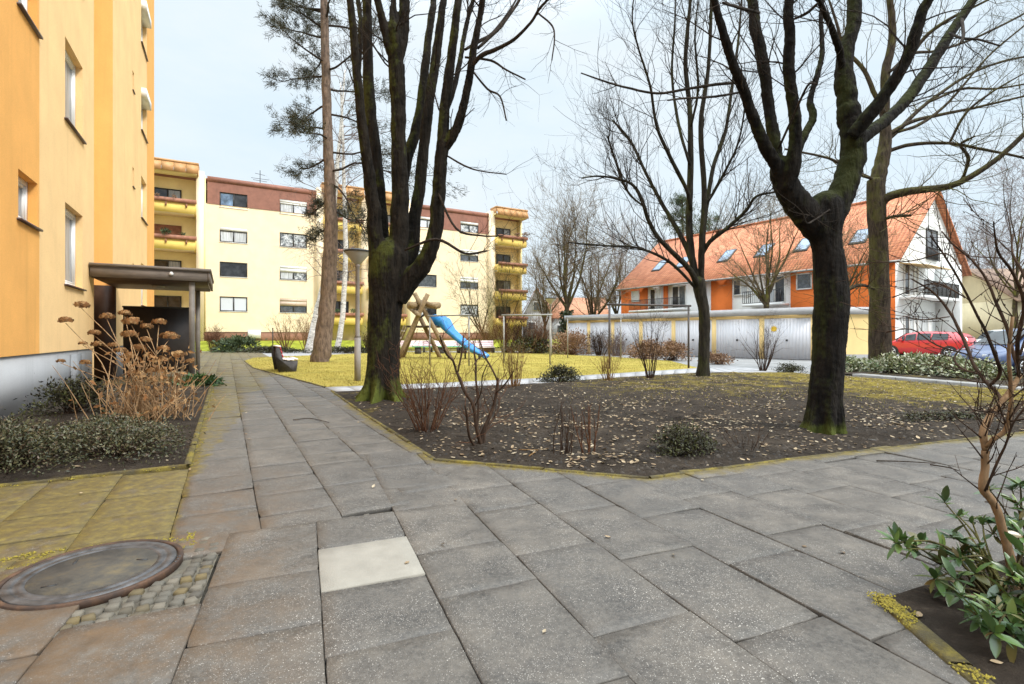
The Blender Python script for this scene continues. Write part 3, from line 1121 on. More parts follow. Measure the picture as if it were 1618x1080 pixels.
mb = MB(); mb.fbox(FL, 18.74, 18.8, 0, 2.72, RN - .02, WN + .08); mb.build('entrance_cladding', M['dark_clad'], LB)
mb = MB(); holed_wall(mb, FL, 18.8, 26.15, .93, ZT, far + slot, WN); mb.build('wall', M['yellow'], LB)
mb = MB(); mb.quad(FL(26.15, 0, WN), FL(28.6, 0, WN), FL(28.6, ZT, WN), FL(26.15, ZT, WN))
mb.quad(FL(28.6, 0, WN), FL(28.6, 0, -14), FL(28.6, ZT, -14), FL(28.6, ZT, WN)); mb.build('wall', M['orange'], LB)
mb = MB(); mb.quad(FL(2, 0, -14), FL(2, 0, WN), FL(2, ZT, WN), FL(2, ZT, -14)); mb.quad(FL(28.6, 0, -14), FL(2, 0, -14), FL(2, ZT, -14), FL(28.6, ZT, -14)); mb.build('wall', M['orange'], LB)
mb = MB(); mb.fbox(FL, 1.9, 28.7, ZT, ZT + .25, -14.1, WN + .12); mb.build('roof', M['brown_band'], LB)
mb = MB()
mb.fbox(FL, 2.0, 16.36, -.1, .925, WN - .2, WN - .03)
mb.fbox(FL, 18.82, 26.15, -.1, .925, WN - .2, WN - .03)
pl_ = mb.build('plinth', M['plinth_grey'], LB)
mb = MB(); mb.fbox(FL, 14.25, 15.1, -.05, .84, WN - .028, WN + .005); mb.build('cellar_panel', simple('grey_cellar_panel', (.25, .255, .265), .6, .1), LB)
for u0, u1, a, b in small + small2: lwin(u0, u1, a, b)
for u0, u1, a, b in tall: lwin(u0, u1, a, b, panes=[M['pane_net'], M['pane_curtain']][:1])
for i, (u0, u1, a, b) in enumerate(far): lwin(u0, u1, a, b, panes=[M['pane_curtain']], box=(.32, M['white_box'], .30) if i >= 2 else None)
for u0, u1, a, b in rec: lwin(u0, u1, a, b, n=RN)
for u0, u1, a, b in slot:
    mb = MB(); mb.fbox(FL, u0, u1, a, b, WN - .2, WN - .12); v = mb.build('vent_slot', M['dark_clad'], LB)
    mb = MB(); mb.fbox(FL, u0 - .03, u1 + .03, a - .03, a - .002, WN - .12, WN + .04); mb.build('sill', M['sill_dark'], v)

# ------------------------------------------------------------------ porch canopy
PC = thing('entrance_canopy', 'grey timber porch roof on two posts over the side entrance of the orange block', 'porch', FL(16, 0, -1.5))
mb = MB(); mb.fbox(FL, 15.72, 19.25, 2.96, 3.03, WN + .02, -.36); mb.build('roof_sheet', M['wood_fascia'], PC)
mb = MB(); mb.fbox(FL, 15.78, 15.84, 2.70, 2.955, WN + .03, -.45); mb.build('fascia_board', M['wood_fascia'], PC)
mb = MB(); mb.fbox(FL, 15.78, 19.2, 2.70, 2.955, -.445, -.39); mb.build('fascia_board', M['wood_fascia'], PC)
mb = MB(); mb.fbox(FL, 15.85, 19.2, 2.68, 2.74, WN + .05, -.46); sof = mb.build('soffit', M['dark_clad'], PC)
mb = MB(); c = FL(17.6, 2.62, -1.7); mb.lathe(c, [(.12, 0), (.16, .03), (.16, .06)], 16); mb.build('ceiling_lamp', M['grey_metal'], sof)
for uu in (15.96, 19.06):
    mb = MB(); mb.fbox(FL, uu - .065, uu + .065, .18, 2.68 if uu > 17 else 3.02, -.87, -.74); p_ = mb.build('post', M['post_grey'], PC)
    mb = MB(); mb.fbox(FL, uu - .05, uu + .05, -.02, .178, -.85, -.76); mb.build('post_foot', M['dark_clad'], p_)
mb = MB(); q = FL(15.76, 2.86, -1.25); mb.lathe(q - V3(0, 0, .05), [(.0, 0), (.045, .01), (.05, .06), (.02, .10), (0.0, .1)], 12); mb.build('spot_lamp', M['chalk'], PC)
SP = thing('screen_wall', 'dark brown windbreak panel standing under the porch canopy', 'screen', FL(19.06, 0, -1.8))
mb = MB(); mb.fbox(FL, 19.03, 19.09, .12, 2.10, -2.72, -.93); mb.build('panel', M['screen'], SP)
mb = MB(); mb.fbox(FL, 19.01, 19.11, 2.102, 2.15, -2.74, -.91); mb.build('top_rail', M['black_metal'], SP)
for nn in (-2.6, -1.05):
    mb = MB(); mb.fbox(FL, 19.04, 19.08, -.02, .118, nn - .03, nn + .03); mb.build('foot', M['black_metal'], SP)

# ------------------------------------------------------------------ the cream block across the lawn
FB = frame((P0[0], P0[1], 0), (*E, 0), (*NB, 0))
YB = thing('apartment_building', 'long four-storey cream apartment block with brown top storey and yellow balconies behind the lawn', 'apartment building', FB(15, .75, 0))
ZB = [3.51 + 3.21 * k for k in range(4)]
ZR, ZBR, ZPL = 15.8, 13.32, 1.6
W, D_, S_, C_, LC, BL, G_ = (M['white_box'], M['pane_dark'], M['pane_sky'], M['pane_curtain'], M['pane_lace'], M['pane_blind'], M['pane_grey'])
cols = [  # (s0, s1, rows from the ground up: panes, shutter box, closed share, shutter material)
    (1.1, 3.37, [([BL, BL], 0, 0, None), ([D_], 0, 0, None), ([C_, C_], 1, 0, None), ([S_, D_], 0, 0, None)]),
    (6.15, 8.62, [([G_, G_], 2, .38, M['beige_box']), ([C_, LC], 1, .3, M['white_box']), ([LC, LC], 0, 0, None), ([C_, BL], 1, .1, M['white_box'])]),
    (20.1, 22.3, [([C_, D_], 0, 0, None), ([G_], 0, 0, None), ([LC, D_], 1, .3, M['white_box']), ([BL, C_], 1, 0, None)]),
    (25.2, 27.5, [([LC, LC], 0, 0, None), ([G_, G_], 1, .3, M['white_box']), ([G_, G_], 1, .35, M['white_box']), ([LC, LC], 1, 0, None)]),
]
for (ua, ub, cs) in ((-.12, 9.5, cols[:2]), (19.1, 28.85, cols[2:])):
    holes = [(c[0], c[1], z, z + 1.37) for c in cs for z in ZB]
    lowh = [h for h in holes]
    mb = MB(); holed_wall(mb, FB, ua, ub, ZPL, ZBR, [h for h in lowh if h[3] < ZBR], 0, .12)
    w_ = mb.build('wall', M['cream'], YB)
    mb = MB(); tops = [h for h in holes if h[3] > ZBR]
    holed_wall(mb, FB, ua + .25, ub, ZBR, ZR - .45, [(h[0], h[1], max(h[2], ZBR + .001), h[3]) for h in tops], .05, .12)
    mb.build('top_storey_cladding', M['brown_band'], YB)
    mb = MB(); mb.fbox(FB, ua + .25, ub, ZR - .44, ZR, -.3, .12); mb.build('roof_fascia', M['brown_band'], YB)
    mb = MB(); mb.fbox(FB, ua, ub, .5, ZPL - .003, -.3, -.05); mb.build('plinth', M['brown_plinth'], YB)
    for c in cs:
        for z, (pn, bx, cl, sm_) in zip(ZB, c[2]):
            box = (.30, W if bx == 1 else M['beige_box'], .02) if bx else None
            window(YB, FB, c[0], c[1], z, z + 1.37, -.03 if z + 1.37 < ZBR else .0, M['anthracite'], pn, fw=.09, box=box, closed=cl, shut_m=sm_,
                   sill=(.04, .05, .05, 0, M['white_box']), sash=False)
# piers at the ends of the walls, proud of them
for s0, s1 in ((-.72, -.125), (9.5, 10.1), (18.55, 19.1), (28.85, 29.5)):
    mb = MB(); mb.fbox(FB, s0, s1, .5, ZR + .25, -1.6, .45); mb.build('pier', M['cream'], YB)
mb = MB(); mb.fbox(FB, -.122, -.0, ZPL, ZR, -.02, .012); mb.build('edge_band', M['cream_deep'], YB)
mb = MB(); mb.fbox(FB, 3.4, 4.5, 1.0, 1.75, -.02, .10); mb.build('cellar_hatch', M['white_box'], YB)


plant_m = [M['juniper'], M['hedge_tan'], M['dahlia']]


def leafball(mb, c, r, n, size, rg, flat=.7):
    for _ in range(n):
        d = unit(V3(rg.gauss(0, 1), rg.gauss(0, 1), rg.gauss(0, 1))) * r * rg.random() ** .4
        p = np.asarray(c) + d * V3(1, 1, flat)
        leaf(mb, p, unit(V3(rg.gauss(0, 1), rg.gauss(0, 1), rg.gauss(0, .6) + .4)), size * rg.uniform(.6, 1.3), rg)


def leaf(mb, p, d, s, rg, wid=.42, bend=.15):
    d = unit(d)
    ref = V3(rg.gauss(0, 1), rg.gauss(0, 1), rg.gauss(0, 1) + .5)
    u = unit(np.cross(d, ref)); nn = np.cross(u, d)
    w = s * wid
    mb.add([p, p + d * s * .4 + u * w * .5 - nn * s * bend * .4, p + d * s * .4 - u * w * .5 - nn * s * bend * .4, p + d * s - nn * s * bend * 1.6],
           [np.array([[0, 1, 3], [0, 3, 2]])])


def balcony_tower(s0, s1, proj, side_l, side_r, plants, seed):
    rg = random.Random(seed)
    back = -1.05
    mb = MB()
    mb.quad(FB(s0, .5, back), FB(s1, .5, back), FB(s1, ZR, back), FB(s0, ZR, back))
    mb.build('loggia_wall', M['cream_deep'], YB)
    for (sd, on) in ((s0, side_l), (s1, side_r)):
        if on:
            mb = MB(); mb.fbox(FB, sd - .11, sd + .11, .5, ZR, back, -.2); mb.build('side_wall', M['cream_deep'], YB)
    for k in range(4):
        zf = ZB[k] - .92
        mb = MB(); mb.fbox(FB, s0, s1, zf - .2, zf, back + .01, proj - .12); sl_ = mb.build('balcony_slab', M['cream'], YB)
        mb = MB()
        mb.fbox(FB, s0, s1, zf - .22, zf + .72, proj - .118, proj)
        if not side_r or True:
            mb.fbox(FB, s1 - .1, s1, zf - .22, zf + .72, back + .02, proj - .12)
        mb.fbox(FB, s0, s0 + .1, zf - .22, zf + .72, back + .02, proj - .12)
        mb.build('parapet', M['parapet'], sl_)
        mb = MB(); mb.fbox(FB, s0 + .05, s1 + .1, zf + .64, zf + .98, proj + .004, proj + .17); pb = mb.build('flower_box', M['planter'], YB)
        mb = MB()
        q = s0 + .5
        while q < s1:
            mb.fbox(FB, q - .05, q + .05, zf + .28, zf + .598, proj + .003, proj + .14); q += 1.5
        mb.build('box_bracket', M['planter'], pb)
        if plants[k]:
            for (sp, rr, n_) in plants[k]:
                q = MB(); leafball(q, FB(s0 + sp, zf + 1.05 + rr * .4, proj + .12), rr, n_, .16, rg)
                q.build('balcony_plant', plant_m[(k + seed) % 3], pb)
        # door-window in the loggia
        a = s0 + (s1 - s0) * .22; e = s0 + (s1 - s0) * .72
        if k == 2 and seed == 1:
            mb = MB(); mb.fbox(FB, a, e, zf + .1, zf + 2.2, back + .02, back + .09); mb.build('shutter', M['planter'], YB)
        else:
            window(YB, FB, a, e, zf + .05, zf + 2.25, back + .09, M['anthracite'], [D_, M['pane_net'] if k % 2 else D_], fw=.10, sash=False)
    # roof over the top balcony
    mb = MB(); mb.fbox(FB, s0 - .2, s1 + .15, ZR - .25, ZR - .05, back, proj - .2); mb.build('balcony_roof', M['cream_deep'], YB)
    mb = MB()
    nseg = 5
    for i in range(nseg):
        a = s0 - .1 + (s1 - s0 + .3) * i / nseg; e = s0 - .1 + (s1 - s0 + .3) * (i + 1) / nseg - .02
        p = [FB(a, ZR - .3, proj + .25), FB(e, ZR - .3, proj + .25), FB(e, ZR - .3, proj + .19), FB(a, ZR - .3, proj + .19),
             FB(a, ZR + .62, proj - .15), FB(e, ZR + .62, proj - .15), FB(e, ZR + .62, proj - .21), FB(a, ZR + .62, proj - .21)]
        mb.box8(p)
    mb.fbox(FB, s0 - .2, s1 + .25, ZR + .60, ZR + .78, back + .5, proj - .1)
    for (sd) in ((s0 - .14), (s1 + .18)):
        mb.fbox(FB, sd - .04, sd + .04, ZR - .29, ZR + .598, back + .5, proj - .16)
    mb.build('balcony_fascia', M['tan_metal'], YB)


balcony_tower(-4.9, -.75, 1.1, True, False, [[], [], [(2.0, .42, 260), (3.2, .2, 60)], [(1.4, .14, 40), (2.6, .18, 50)]], 1)
balcony_tower(10.15, 13.9, .75, False, True, [[(1.2, .3, 90), (2.8, .35, 120)], [(1.0, .2, 50)], [(2.6, .3, 90)], [(1.6, .2, 60)]], 2)
balcony_tower(14.75, 18.5, .75, True, False, [[], [], [], []], 3)
balcony_tower(29.55, 33.5, 1.1, False, True, [[(1.2, .3, 80)], [], [], [(2.6, .35, 160), (3.7, .5, 240)]], 4)
mb = MB(); mb.fbox(FB, 13.95, 14.7, .5, ZR + .2, -1.6, .1); mb.build('pier', M['cream'], YB)
mb = MB(); mb.fbox(FB, -5, 33.6, .3, ZR - .3, -12, -1.3); mb.build('wall', M['cream_deep'], YB)
mb = MB(); mb.fbox(FB, -5, 33.6, ZR - .28, ZR - .1, -12.2, -.32); mb.build('roof', M['brown_band'], YB)
an = MB(); ap = FB(4.6, ZR, -3.0)
an.tube([ap - V3(0, 0, .2), ap + V3(0, 0, 2.1)], .035, 6)
for z, w_ in ((1.7, .5), (1.25, .9), (1.05, .7)):
    an.tube([ap + V3(-w_, 0, z + .12), ap + V3(w_, 0, z - .12)], .022, 5)
an.build('roof_antenna', M['black_metal'], YB)

# ------------------------------------------------------------------ garages
GA = thing('garage_row', 'row of white garage doors between yellow piers under a flat grey roof', 'garages', (10, 31.5, 0))
ga = np.array([4.05, 37.4]); gb = np.array([15.55, 26.05])
gd = unit(gb - ga); gl = np.linalg.norm(gb - ga); gn = np.array([gd[1], -gd[0]])
if gn @ (-ga) < 0: gn = -gn
FG = frame((*ga, 0), (*gd, 0), (*gn, 0))
gpx = [896.5, 930, 968, 1012.5, 1064, 1128, 1203.6, 1290]
gs = []
for px in gpx:
    r = (px - CX) / F0
    gs.append((r * ga[1] - ga[0]) / (gd[0] - r * gd[1]))
gs[0] = 0.0; gs[-1] = gl
ZG = 2.73
m, t, b = nt('ribbed_white_door')
c = ramp(t, noise_f(t, coords(t), .7, 5), [(.3, (.70, .70, .74)), (.7, (.76, .76, .80))])
c = mixc(t, maprange(t, noise_f(t, coords(t), 1.2, 6), .5, .75, 0, .15), c, (.50, .48, .48))
L(t, c, b.inputs['Base Color']); b.inputs['Roughness'].default_value = .5
M['gdoor'] = m
for i in range(7):
    a, e = gs[i], gs[i + 1]
    mb = MB(); mb.fbox(FG, a + .13, e - .13, 0.0, 2.18, -.06, -.032)
    nr = int((e - a - .3) / .15)
    for k in range(nr + 1):
        uc = a + .15 + (e - a - .30) * k / nr
        mb.fbox(FG, uc - .045, uc + .045, .03, 2.15, -.0318, -.02)
    dr = mb.build('garage_door', M['gdoor'], GA)
    mb = MB(); mb.fbox(FG, (a + e) / 2 - .05, (a + e) / 2 + .05, .95, 1.05, -.019, .02); mb.build('handle', M['black_metal'], dr)
    if i == 6:
        mb = MB(); p = FG(a + .55, 1.62, -.015)
        pts = []
        for k in range(16):
            r = .20 if k % 2 == 0 else .12
            pts.append(FG(a + .62 + r * math.cos(k * math.pi / 8), 1.62 + r * math.sin(k * math.pi / 8), -.012))
        mb.poly(pts); mb.build('star_sticker', simple('yellow_sticker', (.85, .55, .05), .5, .05), dr)
for i in range(8):
    s = gs[i]
    a, e = (s, s + .13) if i == 0 else ((s - .13, s + .13) if i < 7 else (s - .13, s))
    mb = MB(); mb.fbox(FG, a, e, -.05, 2.36, -.16, 0); mb.build('pier', M['garage_yellow'], GA)
for i in range(7):
    mb = MB(); mb.fbox(FG, gs[i] + .131, gs[i + 1] - .131, 2.19, 2.359, -.15, -.003); mb.build('lintel', M['garage_yellow'], GA)
end = np.array([18.75, 26.2])
mb = MB()
top = [FG(-.12, 0, .14)[:2], FG(gl + .05, 0, .14)[:2], end + (.1, -.12), end + (3.5, 6.5), FG(-.12, 0, -6)[:2]]
n5 = len(top)
mb.add([(*p, 2.362) for p in top] + [(*p, ZG) for p in top], [np.arange(5)[::-1][None], np.arange(5, 10)[None], np.array([[i, (i + 1) % 5, 5 + (i + 1) % 5, 5 + i] for i in range(5)])])
mb.build('roof', M['conc_white'], GA)
mb = MB()
c0 = FG(gl, 0, 0)[:2]
for p, q in ((c0 + (.003, 0), end), (end, end + (3.4, 6.3))):
    mb.quad((*p, .28), (*q, .28), (*q, 2.36), (*p, 2.36))
mb.build('end_wall', M['garage_yellow'], GA)
mb = MB()
for p, q in ((c0 + (.01, .01), end), (end, end + (3.4, 6.3))):
    mb.quad((*p, -.05), (*q, -.05), (*q, .278), (*p, .278))
mb.build('plinth', M['plinth_grey'], GA)
mb = MB(); ec = c0 + (end - c0) * .52
mb.box((ec[0], ec[1] - .012, 1.62), (.34, .016, .50), math.atan2(end[1] - c0[1], end[0] - c0[0])); nb_ = mb.build('notice_plate', M['pink_slat'], GA)
mb = MB(); mb.box((ec[0], ec[1] - .026, 1.66), (.2, .008, .22), 0); mb.build('notice_symbol', simple('violet_print', (.35, .25, .5), .5), nb_)

# ------------------------------------------------------------------ orange and white house
HN = np.array([25.2, 33.2]); HW = -unit((13.6, -20.5, 0))[:2]; HP = np.array([-HW[1], HW[0]]) * -1
if HP @ np.array([1, 0]) < 0: HP = -HP
FHs = frame((*HN, 0), (*HW, 0), (*(-HP), 0))      # street side: u from the near corner backwards
FHg = frame((*HN, 0), (*HP, 0), (*(-HW), 0))      # gable end
HS = thing('terraced_house', 'white and orange house with steep red tiled roof and balconies behind the garages', 'house', (*HN, 0))
LEN, WID, ZE, ZRG = 24.6, 12.9, 6.5, 11.75
segs = [(0, 6.8, 'house_orange'), (6.8, 11.75, 'white_wall'), (11.75, 13.75, 'house_orange'), (13.75, 18.5, 'white_wall'), (18.5, 19.0, 'house_orange'), (19.0, 21.0, 'white_wall'), (21.0, LEN, 'house_orange')]
for a, e, mm in segs:
    mb = MB(); mb.fbox(FHs, a + .001, e - .001, -.1, ZE + .1, -.3, 0 if mm == 'house_orange' else -.06); mb.build('wall', M[mm], HS)
mb = MB()
mb.add([FHg(0, -.1, 0), FHg(WID, -.1, 0), FHg(WID, ZE, 0), FHg(WID / 2, ZRG - .1, 0), FHg(0, ZE, 0)], np.array([[0, 1, 2, 3, 4]]))
mb.build('gable_wall', M['white_wall'], HS)
mb = MB()
mb.add([FHg(WID, -.1, -LEN), FHg(0, -.1, -LEN), FHg(0, ZE, -LEN), FHg(WID / 2, ZRG - .1, -LEN), FHg(WID, ZE, -LEN)], np.array([[0, 1, 2, 3, 4]]))
mb.quad(FHg(WID, -.1, 0), FHg(WID, -.1, -LEN), FHg(WID, ZE, -LEN), FHg(WID, ZE, 0))
mb.build('wall', M['white_wall'], HS)
m, t, b = nt('red_clay_tiles')
g_ = N(t, 'ShaderNodeTexCoord')
wv = N(t, 'ShaderNodeTexWave', bands_direction='Z', wave_profile='SAW'); wv.inputs['Scale'].default_value = 1.55; wv.inputs['Distortion'].default_value = .25
L(t, coords(t), wv.inputs['Vector'])
rot = N(t, 'ShaderNodeVectorRotate', rotation_type='Z_AXIS'); rot.inputs['Angle'].default_value = -math.atan2(HW[1], HW[0])
L(t, coords(t), rot.inputs['Vector'])
wx = N(t, 'ShaderNodeTexWave', bands_direction='X'); wx.inputs['Scale'].default_value = 1.2
L(t, rot.outputs[0], wx.inputs['Vector'])
nn_ = noise_f(t, coords(t), 1.3, 7, .65)
c = ramp(t, nn_, [(.3, (.42, .125, .05)), (.55, (.64, .23, .10)), (.75, (.74, .34, .18))])
c = mixc(t, maprange(t, wv.outputs['Fac'], .72, 1, 0, .6), c, (.13, .04, .02))
c = mixc(t, maprange(t, wx.outputs['Fac'], .0, .35, .45, 0), c, (.22, .06, .025))
L(t, c, b.inputs['Base Color']); b.inputs['Roughness'].default_value = .75
bump(t, b, maths(t, 'ADD', wv.outputs['Fac'], wx.outputs['Fac']), .7, .05)
M['tiles'] = m
sl_ = (ZRG - ZE) / (WID / 2)
ov = .55
mb = MB()
for sgn in (0, 1):
    cv = lambda u, v, dz=0: FHg(v if sgn == 0 else WID - v, ZE + sl_ * v + .12 + dz, -u)
    a = [cv(-.45, -ov), cv(LEN + .45, -ov), cv(LEN + .45, WID / 2), cv(-.45, WID / 2)]
    lowr = [q - V3(0, 0, .14) for q in a]
    mb.box8(lowr + a) if sgn == 0 else mb.box8([lowr[1], lowr[0], lowr[3], lowr[2], a[1], a[0], a[3], a[2]])
rf = mb.build('roof', M['tiles'], HS)
mb = MB(); mb.tube([FHg(WID / 2, ZRG + .14, .45), FHg(WID / 2, ZRG + .14, -LEN - .45)], .13, 8); mb.build('ridge_tiles', M['tiles'], rf)
mb = MB(); mb.tube([FHg(-ov - .05, ZE - sl_ * ov + .02, .45), FHg(-ov - .05, ZE - sl_ * ov + .02, -LEN - .45)], .08, 8); mb.build('gutter', M['grey_metal'], HS)
for u in (21.3, 18.4, 13.7, 10.2, 6.9, 2.9):
    v0, v1 = 1.5, 3.0
    cv = lambda uu, v, dz: FHg(v, ZE + sl_ * v + .12 + dz, -uu)
    mb = MB(); mb.box8([cv(u - .55, v0, .0), cv(u + .55, v0, .0), cv(u + .55, v1, .0), cv(u - .55, v1, .0), cv(u - .55, v0, .1), cv(u + .55, v0, .1), cv(u + .55, v1, .1), cv(u - .55, v1, .1)])
    s_ = mb.build('skylight', M['anthracite'], rf)
    mb = MB(); mb.quad(cv(u - .43, v0 + .12, .11), cv(u - .43, v1 - .12, .11), cv(u + .43, v1 - .12, .11), cv(u + .43, v0 + .12, .11)); mb.build('pane', M['pane_sky'], s_)


def hwin(Fr, a, e, z0, z1, panes, n=.0, fm='white_box'):
    return window(HS, Fr, a, e, z0, z1, n + .085, M[fm], panes, fw=.09, sash=False)


def railing(Fr, a, e, z0, z1, n, name='railing'):
    mb = MB()
    mb.fbox(Fr, a, e, z1 - .05, z1, n - .03, n + .03)
    mb.fbox(Fr, a, e, z0, z0 + .04, n - .02, n + .02)
    k = max(2, int((e - a) / .16))
    for i in range(k + 1):
        u = a + (e - a) * i / k
        w = .035 if i % 5 == 0 else .02
        mb.fbox(Fr, u - w, u + w, z0 + .04, z1 - .05, n - .015, n + .015)
    return mb


def balcony(Fr, a, e, zf, proj):
    mb = MB(); mb.fbox(Fr, a, e, zf - .18, zf, .002, proj); s_ = mb.build('balcony_slab', M['white_wall'], HS)
    r = railing(Fr, a + .03, e - .03, zf + .05, zf + 1.02, proj - .06)
    r.build('railing', M['black_metal'], s_)


for z in (.9, 4.72):
    hwin(FHs, 5.2, 6.35, z, z + 1.25, [G_]); hwin(FHs, 22.0, 23.1, z, z + 1.15, [BL])
    hwin(FHs, 10.2, 11.6, z - .1, z + 1.25, [C_, D_]); hwin(FHs, 14.2, 15.4, z, z + 1.2, [D_])
    hwin(FHs, 7.2, 8.9, z - .9, z + 1.25, [D_, C_], -.06); hwin(FHs, 16.4, 18.0, z - .9, z + 1.25, [G_, D_], -.06); hwin(FHs, 19.3, 20.7, z - .9, z + 1.2, [C_, D_], -.06)
    balcony(FHs, 6.9, 10.0, z - .95, 1.3); balcony(FHs, 15.9, 22.3, z - .95, 1.3)
hwin(FHg, 5.25, 7.4, 6.75, 8.95, [G_, G_], 0, 'anthracite')
mb = railing(FHg, 5.2, 7.45, 6.7, 7.6, .16); mb.build('railing', M['black_metal'], HS)
for z in (.35, 3.85):
    hwin(FHg, 1.3, 3.0, z + .1, z + 2.3, [D_, C_]); hwin(FHg, 3.6, 5.6, z + .1, z + 2.3, [C_])
    hwin(FHg, 8.2, 10.6, z + 1.2, z + 2.5, [D_, BL])
    balcony(FHg, .6, 7.1, z, 1.4)
    if z < 1:
        mb = MB(); mb.fbox(FHg, 7.12, 7.35, -.1, 6.3, .003, 1.4); mb.build('balcony_wall', M['white_wall'], HS)
mb = MB(); mb.fbox(FHg, 7.5, 10.4, 3.2, 5.0, .003, .06); mb.build('wall_panel', M['house_orange'], HS)
mb = MB(); mb.box8([FHg(.6, 6.05, .02), FHg(5.0, 6.05, .02), FHg(5.0, 5.75, 1.5), FHg(.6, 5.75, 1.5), FHg(.6, 6.12, .02), FHg(5.0, 6.12, .02), FHg(5.0, 5.82, 1.5), FHg(.6, 5.82, 1.5)]); mb.build('awning', simple('ochre_awning', (.6, .42, .2), .8), HS)


def far_house(name, label, px0, px1, Y, ze, zr, depth, wall_m, roof_m, wins, base=-.1, gable=False):
    x0, x1 = (px0 - CX) / F0 * Y, (px1 - CX) / F0 * Y
    h = thing(name, label, 'house', ((x0 + x1) / 2, Y, 0))
    mb = MB()
    xm = (x0 + x1) / 2; ym = Y + depth / 2
    mb.box8([(x0, Y, base), (x1, Y, base), (x1, Y + depth, base), (x0, Y + depth, base), (x0, Y, ze), (x1, Y, ze), (x1, Y + depth, ze), (x0, Y + depth, ze)])
    mb.build('wall', wall_m, h)
    mb = MB()
    if gable:
        g1 = [(x0, Y + .02, ze + .002), (x1, Y + .02, ze + .002), (xm, Y + .02, zr - .1)]
        mb.add(g1 + [(x0, Y + depth, ze + .002), (x1, Y + depth, ze + .002), (xm, Y + depth, zr - .1)], [np.array([[0, 1, 2], [4, 3, 5]])])
        mb.build('gable_wall', wall_m, h)
        mb = MB()
        for s in (0, 1):
            xa = x0 - .4 if s == 0 else x1 + .4
            v = [(xa, Y - .3, ze - .25), (xa, Y + depth + .3, ze - .25), (xm, Y + depth + .3, zr), (xm, Y - .3, zr)]
            if s: v = v[::-1]
            mb.add(v + [(p[0], p[1], p[2] + .15) for p in v], [np.array([[3, 2, 1, 0], [4, 5, 6, 7], [0, 1, 5, 4], [1, 2, 6, 5], [2, 3, 7, 6], [3, 0, 4, 7]])])
    else:
        for s in (0, 1):
            ya = Y - .5 if s == 0 else Y + depth + .5
            v = [(x0 - .4, ya, ze - .2), (x1 + .4, ya, ze - .2), (x1 + .4, ym, zr), (x0 - .4, ym, zr)]
            if s: v = v[::-1]
            mb.add(v + [(p[0], p[1], p[2] + .15) for p in v], [np.array([[3, 2, 1, 0], [4, 5, 6, 7], [0, 1, 5, 4], [1, 2, 6, 5], [2, 3, 7, 6], [3, 0, 4, 7]])])
    mb.build('roof', roof_m, h)
    if not gable:
        mb = MB()
        for xx in (x0, x1):
            mb = MB()
            mb.add([(xx, Y, ze + .001), (xx, Y + depth, ze + .001), (xx, ym, zr - .05)], np.array([[0, 1, 2]]))
            mb.build('gable_wall', wall_m, h)
    Fr = frame((x0, Y, 0), (1, 0, 0), (0, -1, 0))
    for (u, z, ww, hh) in wins:
        q = MB(); u0 = (x1 - x0) * u
        q.fbox(Fr, u0 - ww / 2, u0 + ww / 2, z, z + hh, .002, .05); w_ = q.build('window', M['white_box'], h)
        q = MB(); q.quad(Fr(u0 - ww / 2 + .1, z + .1, .055), Fr(u0 + ww / 2 - .1, z + .1, .055), Fr(u0 + ww / 2 - .1, z + hh - .1, .055), Fr(u0 - ww / 2 + .1, z + hh - .1, .055)); q.build('pane', M['pane_grey'], w_)
    return h


roof_far = simple('faded_red_tiles', (.42, .19, .10), .8, .2, 2)
roof_brown = simple('brown_tiles', (.34, .22, .15), .8, .2, 2)
far_house('detached_house', 'small pale house with dull grey gable and red roof beyond the last balconies', 828, 868, 88, 5.2, 9.6, 9, plaster('grey_render', (.30, .29, .28), .2, True), roof_far, [(.5, 5.6, 1.3, 1.6), (.3, 2.2, 1.4, 1.5)], gable=True)
far_house('detached_house', 'low white house with a red roof seen through the bare trees left of the garages', 868, 960, 95, 4.6, 8.6, 9, M['white_wall'], roof_far, [(.2, 1.8, 1.6, 1.5), (.5, 1.8, 1.6, 1.5), (.8, 1.8, 1.6, 1.5)])
far_house('detached_house', 'ochre house with brown roof beside the white gable, behind the bare shrub', 1516, 1600, 64, 4.6, 8.2, 10, plaster('ochre_render', (.55, .40, .22), .2, True), roof_brown, [(.25, 3.2, 1.6, 1.4), (.65, 3.2, 1.6, 1.4), (.25, .8, 1.6, 1.4)])
far_house('detached_house', 'pale yellow house half out of the frame behind the parked blue car', 1606, 1760, 50, 4.8, 8.4, 10, plaster('pale_yellow_render', (.72, .62, .40), .2, True), roof_brown, [(.12, 2.4, 1.6, 1.4), (.4, 2.4, 1.6, 1.4)])
# ------------------------------------------------------------------ street lamps
def lamp(px, Y, base_py, label):
    x = (px - CX) / F0 * Y
    h = (base_py - 394) / F0 * Y if False else 3.55
    o = thing('street_lamp', label, 'lamp', (x, Y, 0), 'garden lamps with cone heads')
    mb = MB(); mb.tube([(x, Y, -.1), (x, Y, 1.2)], .085, 14); mb.build('post_sleeve', M['post_grey'], o, True)
    mb = MB(); mb.lathe((x, Y, 0), [(.085, 1.2), (.062, 1.26), (.055, 3.1), (.07, 3.12), (.07, 3.2)], 14); mb.build('post', M['post_grey'], o, True)
    mb = MB(); mb.lathe((x, Y, 0), [(.07, 3.19), (.10, 3.22), (.34, 3.50), (.345, 3.515)], 28); sh = mb.build('lamp_shade', simple('frosted_shade', (.36, .34, .31), .4, .08), o, True)
    mb = MB(); mb.lathe((x, Y, 0), [(.36, 3.512), (.368, 3.53), (.36, 3.56), (.2, 3.60), (.001, 3.62)], 28); mb.build('lamp_cap', M['black_metal'], o, True)


lamp(565, 13.75, 603, 'grey garden lamp with cone head beside the big mossy tree trunk')
lamp(870, 31, 562, 'distant grey garden lamp with cone head in front of the brown hedges')

